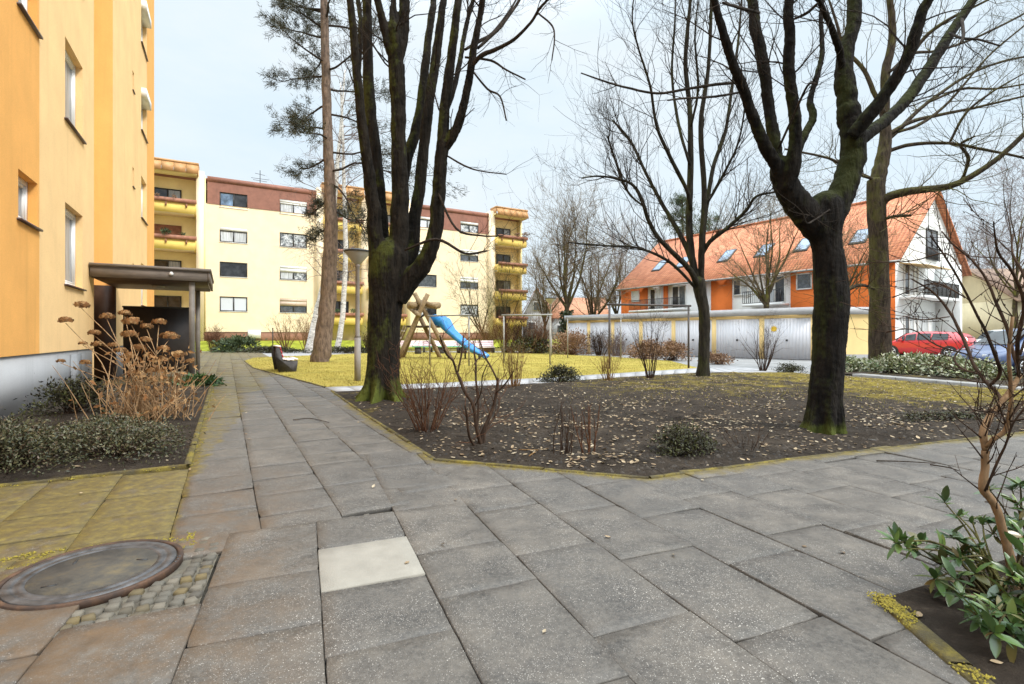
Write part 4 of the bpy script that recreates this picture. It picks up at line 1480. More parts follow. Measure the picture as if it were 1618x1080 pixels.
# ------------------------------------------------------------------ benches
def bench(name, label, c, rz, length, slat_b, slat_s, group=None, nsup=2):
    """local x along the bench, local y towards the sitter's front"""
    o = thing(name, label, 'bench', (c[0], c[1], 0), group)
    ca_, sa = math.cos(rz), math.sin(rz)
    T = lambda x, y, z: V3(c[0] + x * ca_ - y * sa, c[1] + x * sa + y * ca_, z)
    sup = [-length / 2 + .06, length / 2 - .06] if nsup == 2 else [-length / 2 + .1, 0, length / 2 - .1]
    prof = [(-.24, -.03), (.30, -.03), (.36, .36), (.34, .41), (.10, .37), (-.10, .40), (-.22, .86), (-.33, .84), (-.34, .55)]
    hole = None
    for sx in sup:
        mb = MB(); n = len(prof)
        V = [T(sx - .05, y, z) for y, z in prof] + [T(sx + .05, y, z) for y, z in prof]
        # side built as strips around an opening under the seat
        mb.add(V, [np.array([[i, (i + 1) % n, n + (i + 1) % n, n + i] for i in range(n)]), np.arange(n)[::-1][None], (n + np.arange(n))[None]])
        mb.build('support', M['bench_conc'], o)
    for k in range(4):
        y = -.06 + .125 * k; z = [.43, .405, .405, .425][k]
        mb = MB(); p = [T(-length / 2, y - .052, z), T(length / 2, y - .052, z), T(length / 2, y + .052, z), T(-length / 2, y + .052, z)]
        mb.box8(p + [q + V3(0, 0, .035) for q in p]); mb.build('seat_slat', slat_s, o)
    for k in range(3):
        z = .50 + .13 * k; y = -.115 - .035 * k
        mb = MB(); p = [T(-length / 2, y, z), T(length / 2, y, z), T(length / 2, y - .03, z + .105), T(-length / 2, y - .03, z + .105)]
        p2 = [q + (T(0, .032, 0) - T(0, 0, 0)) + V3(0, 0, .008) for q in p]
        mb.box8([p[0], p[1], p2[1], p2[0], p[3], p[2], p2[2], p2[3]]); mb.build('back_slat', slat_b, o)
    mb = MB(); p = [T(-length / 2, -.29, .868), T(length / 2, -.29, .868), T(length / 2, -.17, .872), T(-length / 2, -.17, .872)]
    mb.box8(p + [q + V3(0, 0, .035) for q in p]); mb.build('top_slat', slat_s, o)
    return o


bench('park_bench', 'pale-topped red-backed bench seen end-on at the edge of the lawn beside the path', (-8.08, 17.9), math.atan2(DU[1], DU[0]) - math.pi + .0, 1.75, M['red_slat'], M['white_slat'])
for i, (px, Y, lab) in enumerate(((655, 37.2, 'faded pink bench behind the play tower legs, closest to the big tree'), (697, 36.6, 'faded pink bench behind the slide, middle one of the row'), (752, 35.6, 'faded pink bench at the foot of the slide, beside the brown hedge'))):
    bench('park_bench', lab, ((px - CX) / F0 * Y, Y), math.pi + .30, 2.6, M['pink_slat'], M['white_slat'], 'pink benches behind the slide')
o = thing('low_table', 'low green table board standing before the pink benches', 'table', ((697 - CX) / F0 * 34.4, 34.4, 0))
x, y = (697 - CX) / F0 * 34.4, 34.4
mb = MB(); mb.box((x, y, .50), (3.9, .45, .07), .25); mb.build('table_top', M['green_slat'], o)
for dx in (-1.5, 0, 1.5):
    mb = MB(); mb.box((x + dx, y + dx * .25, .20), (.42, .30, .52), .25); mb.build('leg', M['bench_conc'], o)

# ------------------------------------------------------------------ play tower and slide
PT = thing('play_tower', 'wooden play tower of crossed logs with a small deck, on the lawn', 'play tower', ((665 - CX) / F0 * 27, 27, 0))
def log(a, b, r, name='log', m=None, parent=PT, sides=10):
    mb = MB(); a = np.asarray(a, float); b = np.asarray(b, float)
    pts = [a + (b - a) * i / 5 for i in range(6)]
    mb.tube(pts, r, sides); return mb.build(name, m or M['wood_play'], parent)
Y1, Y2 = 26.6, 28.4
log(P(628, 570, Y1) * V3(1, 1, 0) + V3(0, 0, -.1), P(676, 464, Y1 - .05), .12)
log(P(715, 566, Y1) * V3(1, 1, 0) + V3(0, 0, -.1), P(655, 463, Y1 + .18), .12)
log(P(635, 560, Y2) * V3(1, 1, 0) + V3(0, 0, -.1), P(672, 470, Y2), .12)
log(P(697, 561, Y2) * V3(1, 1, 0) + V3(0, 0, -.1), P(652, 478, Y2 - .25), .12)
log(P(647, 482, Y1 - .15), P(693, 482, Y2 + .1), .19, 'ridge_log')
log(P(646, 484, Y2 - .6), P(662, 498, Y1 - .4), .13, 'brace_log')
log(P(660, 476, Y1 + .6), P(690, 484, Y1 - .2), .15, 'brace_log')
dz = 1.74
mb = MB(); d0, d1 = P(646, 515, 27.5), P(693, 515, 27.5)
mb.box(((d0[0] + d1[0]) / 2, 27.5, dz), (d1[0] - d0[0], 1.5, .10)); mb.build('deck', M['wood_dark'], PT)
ba = P(640, 522, 27.9)
LD = MB()
for dy in (-.35, .35):
    LD.tube([(ba[0] - .75, 27.5 + dy, -.05), (ba[0] + .15, 27.5 + dy, 1.8)], .05, 7)
lad = LD.build('ladder', M['wood_play'], PT)
for k in range(4):
    z = .35 + .38 * k
    mb = MB(); xx = ba[0] - .75 + .9 * (z + .05) / 1.85
    mb.tube([(xx, 27.1, z), (xx, 27.9, z)], .035, 6); mb.build('rung', M['white_slat'], lad)
# rope net ring under the ridge
mb = MB(); c = P(664, 493, 27.2)
mb.tube([c + V3(.22 * math.cos(a), 0, .26 * math.sin(a)) for a in np.linspace(0, 2 * math.pi, 15)], .05, 6); mb.build('tyre_ring', M['tyre'], PT)
SLD = thing('slide', 'bright blue plastic slide running down from the play tower', 'slide', ((725 - CX) / F0 * 27, 27, 0))
cl = [(684, 512, 27.6), (692, 512.5, 27.45), (700, 515, 27.3), (710, 525, 27.1), (722, 535, 26.9), (735, 546, 26.7), (748, 555, 26.5), (757, 559, 26.35), (768, 566, 26.2)]
pts = np.array([P(*q) for q in cl]); pts[-1][2] = .12; pts[-2][2] = .30
rimh = [.46, .55, .46, .24, .20, .20, .20, .18, .12]
def chan(off_w, hs, thick):
    V = []
    n = len(pts)
    tg = np.gradient(pts, axis=0)
    for i in range(n):
        tt = unit(tg[i]); side = unit(np.cross(tt, V3(0, 0, 1))); up = np.cross(side, tt)
        w = .30
        sec = [(-w - .05, hs[i]), (-w, hs[i]), (-w + .06, .06), (-.12, .0), (.12, .0), (w - .06, .06), (w, hs[i]), (w + .05, hs[i]), (w + .02, -.02), (.12, -.06), (-.12, -.06), (-w - .02, -.02)]
        V += [pts[i] + side * a + up * b for a, b in sec]
    k = 12
    Fq = [(i * k + j, i * k + (j + 1) % k, (i + 1) * k + (j + 1) % k, (i + 1) * k + j) for i in range(n - 1) for j in range(k)]
    mb = MB(); mb.add(V, [np.array(Fq)[:, ::-1], np.arange(k)[None], (np.arange(k)[::-1] + (n - 1) * k)[None]]); return mb
ch_ = chan(0, rimh, .03).build('chute', M['slide_blue'], SLD, False)
mb = MB(); c = P(694, 512, 27.5)
mb.tube([c + V3(.05, .36 * math.cos(a), .46 * math.sin(a)) for a in np.linspace(0, math.pi, 12)], .06, 8); mb.build('hood_arch', M['slide_blue'], SLD, True)
for q in (5, 7):
    mb = MB(); mb.tube([(pts[q][0], pts[q][1], -.05), (pts[q][0], pts[q][1], pts[q][2] - .04)], .045, 8); mb.build('leg', M['black_metal'], SLD)

# ------------------------------------------------------------------ washing-line frames
def drying_frame(label, a, b, h, r, m):
    o = thing('drying_frame', label, 'drying frame', ((a[0] + b[0]) / 2, (a[1] + b[1]) / 2, 0), 'metal washing-line frames on the lawn')
    for p in (a, b):
        mb = MB(); mb.tube([(p[0], p[1], -.1), (p[0], p[1], h)], r, 8); mb.build('post', m, o)
    d = unit((b[0] - a[0], b[1] - a[1], 0)) * .1
    mb = MB(); mb.tube([V3(a[0], a[1], h + r * .9) - d, V3(b[0], b[1], h + r * .9) + d], r, 8); mb.build('crossbar', m, o)


def gx(px, Y): return ((px - CX) / F0 * Y, Y)
drying_frame('thin grey washing-line frame standing in front of the play tower', gx(679, 21.2), gx(741, 20.2), 2.05, .03, M['grey_metal'])
drying_frame('grey washing-line frame in the middle of the lawn before the brown hedges', gx(796, 22.3), gx(869, 21.7), 2.12, .035, M['grey_metal'])
drying_frame('pale washing-line frame farthest back, against the garage doors', gx(897, 27.6), gx(981, 27), 2.2, .03, M['grey_metal'])
drying_frame('dark steel washing-line frame beside the slim tree', gx(963, 18.5), gx(1088, 19.4), 2.36, .04, M['rust_metal'])
o = thing('marker_pole', 'thin dark pole standing upright behind the bench', 'pole', (*gx(431, 26), 0))
mb = MB(); mb.tube([(*gx(431, 26), -.1), (*gx(431, 26), 1.6)], .025, 6); mb.build('pole', M['black_metal'], o)
mb = MB(); mb.lathe((*gx(431, 26), 1.6), [(.035, 0), (.035, .04), (.001, .05)], 8); mb.build('pole_cap', M['black_metal'], o)

# ------------------------------------------------------------------ cars
def car(name, label, loc, rz, paint_m, Lc=4.45, Wc=1.78, Hc=1.48, estate=True):
    o = thing(name, label, 'car', (*loc, 0))
    ca_, sa = math.cos(rz), math.sin(rz)
    T = lambda x, y, z: V3(loc[0] + x * ca_ - y * sa, loc[1] + x * sa + y * ca_, z)
    hl, hw = Lc / 2, Wc / 2
    # stations: x, zbottom, zbelt, ztop, belt half width, top half width
    st = [(-hl, .42, .62, .70, .62, .55), (-hl + .06, .30, .66, .80, .76, .66), (-hl + .35, .22, .86, .92, .86, .74), (-hl + .75, .20, .92, 1.16, hw, .68),
          (-hl + 1.1, .20, .94, 1.36, hw, .62), (-hl + 1.7, .20, .93, Hc, hw, .60), (-hl + 2.4, .20, .91, Hc, hw, .61), (-hl + 2.95, .20, .89, Hc - .10, hw, .60), (-hl + 3.4, .20, .87, 1.06, hw, .66),
          (-hl + 3.62, .20, .85, .93, hw, .72), (hl - .45, .22, .76, .84, .85, .72), (hl - .12, .28, .62, .72, .74, .62), (hl, .40, .54, .60, .60, .5)]
    if estate:
        st[2] = (-hl + .18, .22, .90, 1.16, .84, .66); st[3] = (-hl + .42, .20, .94, 1.36, hw, .62); st[4] = (-hl + .9, .20, .95, Hc - .03, hw, .60)
    V = []
    for (x, zb, zt, zr, wb, wt) in st:
        sec = [(0, zb), (wb * .90, zb), (wb * .985, zb + .12), (wb, zb + (zt - zb) * .55), (wb * .97, zt), (wt, zr - .03), (wt * .8, zr), (0, zr + .015)]
        V += [T(x, y, z) for y, z in sec] + [T(x, -y, z) for y, z in sec[1:-1][::-1]]
    k, n = 14, len(st)
    Fq = [(i * k + j, (i + 1) * k + j, (i + 1) * k + (j + 1) % k, i * k + (j + 1) % k) for i in range(n - 1) for j in range(k)]
    mb = MB(); mb.add(V, [np.array(Fq)[:, ::-1], np.arange(k)[::-1][None], (np.arange(k) + (n - 1) * k)[None]])
    body = mb.build('body', paint_m, o, True)
    Va = np.array(V).reshape(n, k, 3)
    def panel(i0, i1, j0, j1, nm, lo=.14, hi=.84, eps=.03, ins=.05):
        a, b, c, d = Va[i0, j0], Va[i1, j0], Va[i1, j1], Va[i0, j1]
        f = lambda u, v: (a * (1 - u) + b * u) * (1 - v) + (d * (1 - u) + c * u) * v
        nn = unit(np.cross(b - a, d - a)); cen = (a + b + c + d) / 4 - T(0, 0, .7)
        if nn @ cen < 0: nn = -nn
        q = MB(); q.quad(*[f(u, v) + nn * eps for u, v in ((ins, lo), (1 - ins, lo), (1 - ins, hi), (ins, hi))]); q.build(nm, M['car_glass'], body)
    for (j0, j1) in ((4, 5), (10, 9)):
        for i in (4, 5, 6, 7):
            panel(i, i + 1, j0, j1, 'side_window')
    # windscreen and rear screen as quads across the car
    for (i0, i1, nm) in ((7, 9, 'windscreen'), (2, 4, 'rear_screen')):
        a, b = Va[i0, 5], Va[i1, 5]; a2, b2 = Va[i0, 9], Va[i1, 9]
        if nm == 'windscreen': b, b2 = Va[8, 5] * .35 + Va[9, 5] * .65, Va[8, 9] * .35 + Va[9, 9] * .65
        up = V3(0, 0, .045) + (T(.03, 0, 0) - T(0, 0, 0)) * (1 if nm == 'windscreen' else -1)
        q = MB(); q.quad(a * .92 + a2 * .08 + up, b * .92 + b2 * .08 + up, b2 * .92 + b * .08 + up, a2 * .92 + a * .08 + up); q.build(nm, M['car_glass'], body)
    for x, sgn in ((-hl + .86, 1), (-hl + .86, -1), (hl - .86, 1), (hl - .86, -1)):
        y = sgn * (hw - .10)
        # arch
        q = MB(); arc = [(x + .37 * math.cos(a), .32 + .37 * math.sin(a)) for a in np.linspace(-.35, math.pi + .35, 16)]
        q.add([T(a, sgn * (hw + .004), z) for a, z in arc], np.arange(16)[None]); q.build('wheel_arch', M['black_metal'], body)
        def ring(prof):
            m_ = MB(); th = np.linspace(0, 2 * math.pi, 28, endpoint=False)
            Vv = [T(x + r * math.cos(a), y + sgn * d, .32 + r * math.sin(a)) for r, d in prof for a in th]
            q_ = [(i * 28 + j, i * 28 + (j + 1) % 28, (i + 1) * 28 + (j + 1) % 28, (i + 1) * 28 + j) for i in range(len(prof) - 1) for j in range(28)]
            m_.add(Vv, [np.array(q_), ((len(prof) - 1) * 28 + np.arange(28))[None]]); return m_
        wh = bpy.data.objects.new('wheel', None); COL.objects.link(wh); wh.parent = o
        ring([(.22, -.1), (.30, -.1), (.325, -.06), (.325, .06), (.30, .11), (.23, .115), (.22, .09)]).build('tyre', M['tyre'], wh)
        ring([(.225, .10), (.205, .116), (.19, .09)]).build('rim_disc', M['black_metal'], wh)
        s_ = MB()
        for a in np.arange(5) * 2 * math.pi / 5 + .3:
            c0, c1 = T(x + .03 * math.cos(a), y + sgn * .115, .32 + .03 * math.sin(a)), T(x + .21 * math.cos(a), y + sgn * .115, .32 + .21 * math.sin(a))
            s_.beam(c0, c1, .07, .03, up=(T(0, 1, 0) - T(0, 0, 0)))
        s_.tube([T(x + .215 * math.cos(a), y + sgn * .118, .32 + .215 * math.sin(a)) for a in np.linspace(0, 2 * math.pi, 25)], .018, 6)
        s_.build('rim', M['rim'], wh)
    for sgn in (1, -1):
        q = MB(); q.box8([T(-hl + dx, sgn * dy, z) for z in (.70, .86) for dx, dy in ((-.0, .46), (.32, .82), (.36, .72), (.10, .40))]); q.build('tail_lamp', M['tail'], body)
        q = MB(); q.box8([T(hl - dx, sgn * dy, z) for z in (.58, .70) for dx, dy in ((.02, .40), (.38, .80), (.44, .70), (.14, .34))]); q.build('headlight', M['headlamp'], body)
        q = MB(); q.box8([T(hl - 1.42 + dx, sgn * dy, z) for z in (.92, 1.05) for dx, dy in ((0, .86), (.1, .88), (.1, 1.02), (0, 1.02))]); q.build('mirror', paint_m, body)
    q = MB(); q.box8([T(-hl + dx, dy, z) for z in (.46, .58) for dx, dy in ((-.025, -.26), (.02, -.26), (.02, .26), (-.025, .26))]); q.build('number_plate', M['chalk'], body)
    for j in (0,):
        q = MB()
        for sgn in (1, -1):
            q2 = MB(); q2.box8([T(-hl + 1.75 + dx, sgn * (hw + dy), z) for z in (.80, .825) for dx, dy in ((0, -.01), (.18, -.01), (.18, .02), (0, .02))]); q2.build('door_handle', M['black_metal'], body)
    return o


car('parked_car', 'bright red estate car parked in front of the white gable', ((1462 - CX) / F0 * 29.5, 29.5), math.pi - 1.0, M['red_paint'])
car('parked_car', 'dark blue car parked behind the bare shrub, half out of the frame', (16.1, 15.6), math.pi + .1, M['blue_paint'], estate=False)
car('parked_car', 'white van-like car parked in the distance between the red and the blue car', ((1580 - CX) / F0 * 43, 43), math.pi - .2, M['white_car'], Hc=1.75)
# ------------------------------------------------------------------ trees
def crom(pts, k=5):
    pts = np.asarray(pts, float)
    if len(pts) < 3: k = k
    p = np.vstack([2 * pts[0] - pts[1], pts, 2 * pts[-1] - pts[-2]])
    out = []
    for i in range(1, len(p) - 2):
        for s in range(k):
            t = s / k
            a, b, c, d = p[i - 1], p[i], p[i + 1], p[i + 2]
            out.append(.5 * ((2 * b) + (c - a) * t + (2 * a - 5 * b + 4 * c - d) * t * t + (3 * b - a - 3 * c + d) * t ** 3))
    out.append(p[-2])
    return np.array(out)


def rvec(rg): return V3(rg.gauss(0, 1), rg.gauss(0, 1), rg.gauss(0, 1))


def grow(mb, p, d, Ln, r, depth, rg, up=.12, wob=.16, ang=(25, 55), kids=(3, 5), rmin=.0022, shrink=(.42, .72), sides=None):
    d = unit(d)
    n = 5 if depth > 0 else 4
    pts = [np.asarray(p, float)]
    dirs = [d]
    for i in range(n):
        d = unit(d + rvec(rg) * wob + V3(0, 0, up))
        pts.append(pts[-1] + d * Ln / n); dirs.append(d)
    rad = np.linspace(r, max(rmin * .6, r * .42), n + 1)
    mb.tube(pts, rad, sides or (6 if r > .03 else 4 if r > .008 else 3), cap=False)
    if depth > 0:
        for _ in range(rg.randint(*kids)):
            i = rg.randint(1, n)
            axis = unit(np.cross(dirs[i], rvec(rg)))
            a = math.radians(rg.uniform(*ang))
            nd = dirs[i] * math.cos(a) + axis * math.sin(a)
            grow(mb, pts[i], nd, Ln * rg.uniform(*shrink), max(rmin, rad[i] * rg.uniform(.42, .62)), depth - 1, rg, up, wob, ang, kids, rmin, shrink)


def limb(mb, px, Y0, Y1, sides=10, lump=.10, ext=0.0, rg=None, k=5, cap=False):
    """px: list of (px, py, width in px); the limb leans from distance Y0 to Y1. Returns points and radii"""
    pts, rad = [], []
    n = len(px)
    for i, (x, y, w) in enumerate(px):
        Y = Y0 + (Y1 - Y0) * i / max(1, n - 1)
        pts.append(P(x, y, Y)); rad.append(w / F0 * Y / 2)
    rad[0] *= .72
    if not ext and rad[-1] > .05:
        d = unit(pts[-1] - pts[-2]); pts.append(pts[-1] + d * rad[-1]); rad.append(rad[-1] * .3)
    if ext:
        d = unit(pts[-1] - pts[-2]); r = rad[-1]
        for s in range(3):
            d = unit(d + rvec(rg) * .15 + V3(0, 0, .12))
            pts.append(pts[-1] + d * ext / 3); rad.append(r * (.75 - .22 * s))
    p = crom(pts, k); rr = np.maximum(crom(np.array(rad)[:, None] * np.ones(3), k)[:, 0], .003)
    if rg is not None and k > 1:
        for i in range(1, len(p) - 1):
            p[i] += rvec(rg) * rr[i] * .04
    mb.tube(p, rr, sides, cap=True, lump=lump)
    return p, rr


def sprout(mb, p, rr, n, rg, Lr=(.6, 1.6), depth=2, f0=.3, f1=1.0, rs=.35, ang=(30, 65), up=.12, rmax=.03, kids=(3, 5), wob=.16, rmin=.0025, bias=None):
    for _ in range(n):
        i = int(len(p) * rg.uniform(f0, f1)); i = max(1, min(len(p) - 1, i))
        t = unit(p[i] - p[i - 1])
        axis = unit(np.cross(t, rvec(rg)))
        a = math.radians(rg.uniform(*ang))
        d = t * math.cos(a) + axis * math.sin(a)
        if bias is not None: d = unit(d + np.asarray(bias, float))
        grow(mb, p[i], d, rg.uniform(*Lr), min(rmax, rr[i] * rs * rg.uniform(.6, 1.1)), depth, rg, up, wob, kids=kids, rmin=rmin)


def trunk_base(mb, c, prof, sides=20, flute=5, amt=.28, lump=.12, seed=1, lean=None):
    """prof: list of (x, y, z, radius)"""
    pts = [(x, y, z) for x, y, z, r in prof]; rad = [r for *_, r in prof]
    top = V3(*pts[-1]); r_ = rad[-1]; d_ = unit(V3(*pts[-1]) - V3(*pts[-2]))
    pts += [tuple(top + d_ * r_ * .6), tuple(top + d_ * r_ * 1.0)]; rad += [r_ * .75, r_ * .2]
    p = crom(pts, 5); rr = np.maximum(crom(np.array(rad)[:, None] * np.ones(3), 5)[:, 0], .004)
    z = p[:, 2]
    fall = amt * np.clip(1 - z / .7, .12, 1) ** 2
    mb.tube(p, rr, sides, lump=lump, flute=(flute, seed, fall))
    return p, rr


# big multi-stem tree at the corner of the bed
rg = random.Random(11)
YB1 = 9.8
t1 = thing('broadleaf_tree', 'big bare tree with many mossy upright stems from one thick trunk at the bed corner', 'tree', (*P(605, 632, YB1)[:2], 0))
tm = MB()
q = lambda px, py, w: (*P(px, py, YB1), w / F0 * YB1 / 2)
trunk_base(tm, None, [q(603, 642, 96), q(603, 634, 80), q(603, 620, 64), q(604, 600, 55), q(606, 560, 50), q(608, 510, 50), q(610, 470, 54), q(613, 435, 62), q(617, 405, 62)], 28, 7, .46, .10, 2)
tw = MB()
limbs1 = [
    ([(598, 470, 30), (595, 400, 28), (590, 330, 24), (581, 262, 20), (572, 195, 17), (563, 105, 15), (553, 0, 12)], 0, -.9),
    ([(605, 450, 30), (602, 385, 30), (596, 300, 27), (590, 235, 25), (583, 150, 20), (581, 60, 17), (580, 0, 15)], .15, .6),
    ([(622, 470, 36), (630, 390, 33), (632, 300, 30), (630, 220, 26), (628, 140, 27), (625, 88, 27)], 0, -.3),
    ([(624, 100, 20), (614, 70, 16), (604, 30, 14), (596, 0, 12)], -.3, -.5),
    ([(627, 100, 25), (636, 60, 20), (639, 20, 18), (640, -10, 18)], -.3, -.2),
    ([(628, 470, 32), (648, 400, 27), (655, 344, 22), (666, 270, 20), (676, 175, 18), (687, 105, 17), (696, 37, 14), (701, 0, 12)], .1, .5),
    ([(632, 330, 20), (643, 252, 20), (662, 185, 17), (671, 110, 15), (681, 30, 12), (685, 0, 11)], .3, 1.4),
    ([(630, 475, 40), (650, 440, 34), (676, 405, 29), (690, 350, 25), (694, 290, 24), (698, 240, 22), (703, 170, 19), (713, 90, 16), (724, 0, 13)], -.05, -.4),
    ([(698, 243, 19), (720, 205, 17), (733, 165, 15), (743, 115, 14), (751, 62, 13), (762, 0, 11)], -.25, -.8),
    ([(703, 182, 12), (717, 140, 10), (727, 95, 9), (735, 48, 9), (748, 0, 8)], -.25, .5),
    ([(744, 107, 9), (760, 88, 8), (785, 77, 7), (812, 62, 6), (838, 36, 5), (852, 14, 5), (867, -4, 4)], -.6, -1.4),
    ([(755, 76, 7), (772, 60, 6), (789, 44, 6), (803, 26, 5), (818, 4, 5)], -.6, -.2),
    ([(735, 78, 6), (755, 66, 6), (778, 52, 5), (803, 20, 4), (815, 0, 3)], .2, .9),
    ([(600, 330, 12), (575, 235, 12), (568, 180, 11), (566, 120, 10), (570, 40, 9), (566, 0, 8)], .4, 1.2),
]
for i, (px, a, e) in enumerate(limbs1):
    px = [(a_, b_, c_ * .92) for a_, b_, c_ in px]
    p, rr = limb(tm if px[-1][2] > 6 else tw, px, YB1 + a, YB1 + e, 12 if px[0][2] > 15 else 8, .07, ext=2.6 if px[-1][1] < 20 and px[-1][2] > 7 else 1.2, rg=rg)
    sprout(tw, p, rr, 9 if px[0][2] > 12 else 12, rg, (.5, 1.5), 2, .45, 1.0, .35, rmax=.016, up=.06, rmin=.002)
# a few long thin branches leaving to the sides
for px in ([(735, 90, 5), (775, 95, 4), (800, 110, 3), (830, 125, 2.5)], [(690, 300, 5), (720, 360, 4), (760, 372, 3), (795, 372, 2)], [(745, 110, 4), (770, 140, 3.5), (790, 152, 3), (800, 190, 2.5)],
           [(850, 20, 4), (872, 40, 3), (876, 62, 2.5), (872, 95, 2)], [(705, 245, 4), (735, 262, 3), (760, 270, 2.2), (800, 275, 1.8)], [(640, 395, 5), (690, 378, 5), (735, 400, 4), (770, 396, 3)]):
    p, rr = limb(tw, px, YB1 - .3, YB1 - .9, 5, 0, rg=rg)
    sprout(tw, p, rr, 5, rg, (.3, .8), 1, .3, 1.0, .5, rmax=.006, rmin=.0018, up=.02)
def blend(o, vox, smooth=6):
    """let the limbs grow out of the trunk as one surface"""
    r = o.modifiers.new('blend', 'REMESH'); r.mode = 'VOXEL'; r.voxel_size = vox; r.use_smooth_shade = True
    s = o.modifiers.new('relax', 'SMOOTH'); s.factor = .5; s.iterations = smooth
    for nm, sc, st in (('knots', .30, .022), ('ridges', .055, .018)):
        tx = bpy.data.textures.new(nm, 'CLOUDS'); tx.noise_scale = sc; tx.noise_depth = 3
        d = o.modifiers.new(nm, 'DISPLACE'); d.texture = tx; d.strength = st; d.mid_level = .5
    dg = bpy.context.evaluated_depsgraph_get()
    me = bpy.data.meshes.new_from_object(o.evaluated_get(dg))
    mats = [m_ for m_ in o.data.materials]
    o.modifiers.clear(); o.data = me
    if not len(me.materials):
        for m_ in mats: me.materials.append(m_)


trunk_o = tm.build('trunk', M['bark_big'], t1, True)
blend(trunk_o, .02)
tw.build('crown', M['twig_dark'], t1)

# right near tree
rg = random.Random(23)
YR = 6.5
t2 = thing('broadleaf_tree', 'thick near-black bare tree forking high, standing in the leaf-strewn bed near the paving', 'tree', (*P(1300, 687, YR)[:2], 0))
tm = MB(); tw = MB()
q = lambda px, py, w: (*P(px, py, YR), .9 * w / F0 * YR / 2)
trunk_base(tm, None, [q(1299, 692, 74), q(1301, 675, 62), q(1304, 640, 54), q(1308, 590, 52), q(1311, 530, 53), q(1313, 470, 55), q(1310, 420, 50), q(1305, 380, 50), q(1302, 350, 58), q(1304, 328, 60)], 24, 6, .30, .10, 4)
limbs2 = [
    ([(1308, 385, 44), (1290, 358, 48), (1266, 328, 46), (1245, 300, 42), (1237, 276, 38), (1232, 258, 32)], 0, -.1),
    ([(1236, 282, 24), (1222, 252, 22), (1205, 222, 20), (1188, 180, 18), (1175, 142, 18), (1160, 105, 15), (1147, 66, 14), (1128, -4, 12)], -.1, -.8),
    ([(1233, 270, 22), (1224, 225, 20), (1216, 173, 19), (1208, 115, 19), (1201, 75, 19), (1192, 35, 18), (1188, -5, 17)], 0, .3),
    ([(1243, 300, 30), (1252, 262, 25), (1257, 215, 21), (1254, 165, 19), (1246, 112, 19), (1248, 60, 18), (1247, -5, 16)], -.15, -.5),
    ([(1262, 240, 14), (1270, 215, 13), (1285, 186, 13), (1280, 160, 11), (1290, 122, 10), (1299, 85, 9), (1297, 30, 8), (1298, -5, 8)], .1, .8),
    ([(1300, 372, 46), (1316, 335, 46), (1333, 296, 42), (1348, 250, 40), (1347, 205, 38), (1340, 170, 34)], 0, .1),
    ([(1343, 205, 34), (1337, 150, 32), (1334, 110, 28), (1338, 78, 24), (1348, 38, 22), (1351, -5, 21)], .1, .2),
    ([(1331, 110, 14), (1326, 78, 12), (1314, 45, 11), (1300, 12, 10), (1292, -5, 9)], .1, -.3),
    ([(1346, 215, 30), (1366, 190, 24), (1390, 160, 21), (1412, 128, 20), (1433, 92, 19), (1449, 45, 18), (1470, -5, 16)], -.1, -.6),
    ([(1352, 228, 26), (1378, 206, 21), (1404, 186, 19), (1432, 158, 19), (1466, 110, 18), (1500, 55, 16), (1540, -5, 14)], .1, 1.0),
]
for i, (px, a, e) in enumerate(limbs2):
    px = [(a_, b_, c_ * .92) for a_, b_, c_ in px]
    big = px[0][2] > 30 and len(px) == 6
    p, rr = limb(tm, px, YR + a, YR + e, 14, .06, ext=0 if big else 2.4, rg=rg)
    if not big:
        sprout(tw, p, rr, 11, rg, (.4, 1.2), 2, .3, 1.0, .28, rmax=.011, rmin=.0017, up=.05)
for px in ([(1167, 130, 6), (1130, 133, 5), (1085, 140, 4.5), (1039, 147, 4), (990, 138, 3.5), (955, 128, 3), (918, 115, 2)], [(1172, 145, 5), (1130, 152, 4), (1080, 155, 3.5), (1055, 158, 2.5)],
           [(1254, 30, 5), (1275, 20, 5), (1292, 5, 4)], [(1200, 20, 6), (1170, 12, 5), (1142, 4, 4)], [(1230, 235, 5), (1255, 180, 4), (1276, 135, 3.5), (1290, 132, 3)],
           [(1500, 52, 5), (1520, 60, 4), (1545, 62, 3.5), (1580, 72, 2.5)], [(1312, 330, 3), (1290, 345, 3), (1275, 352, 2.5), (1268, 335, 2)], [(1520, 30, 6), (1522, 55, 5), (1517, 68, 3)]):
    p, rr = limb(tw, px, YR - .2, YR - 1.0, 5, 0, rg=rg)
    sprout(tw, p, rr, 6, rg, (.25, .8), 1, .2, 1.0, .5, rmax=.006, rmin=.0015, up=.02)
blend(tm.build('trunk', M['bark_right'], t2, True), .014)
tw.build('crown', M['twig_dark'], t2)

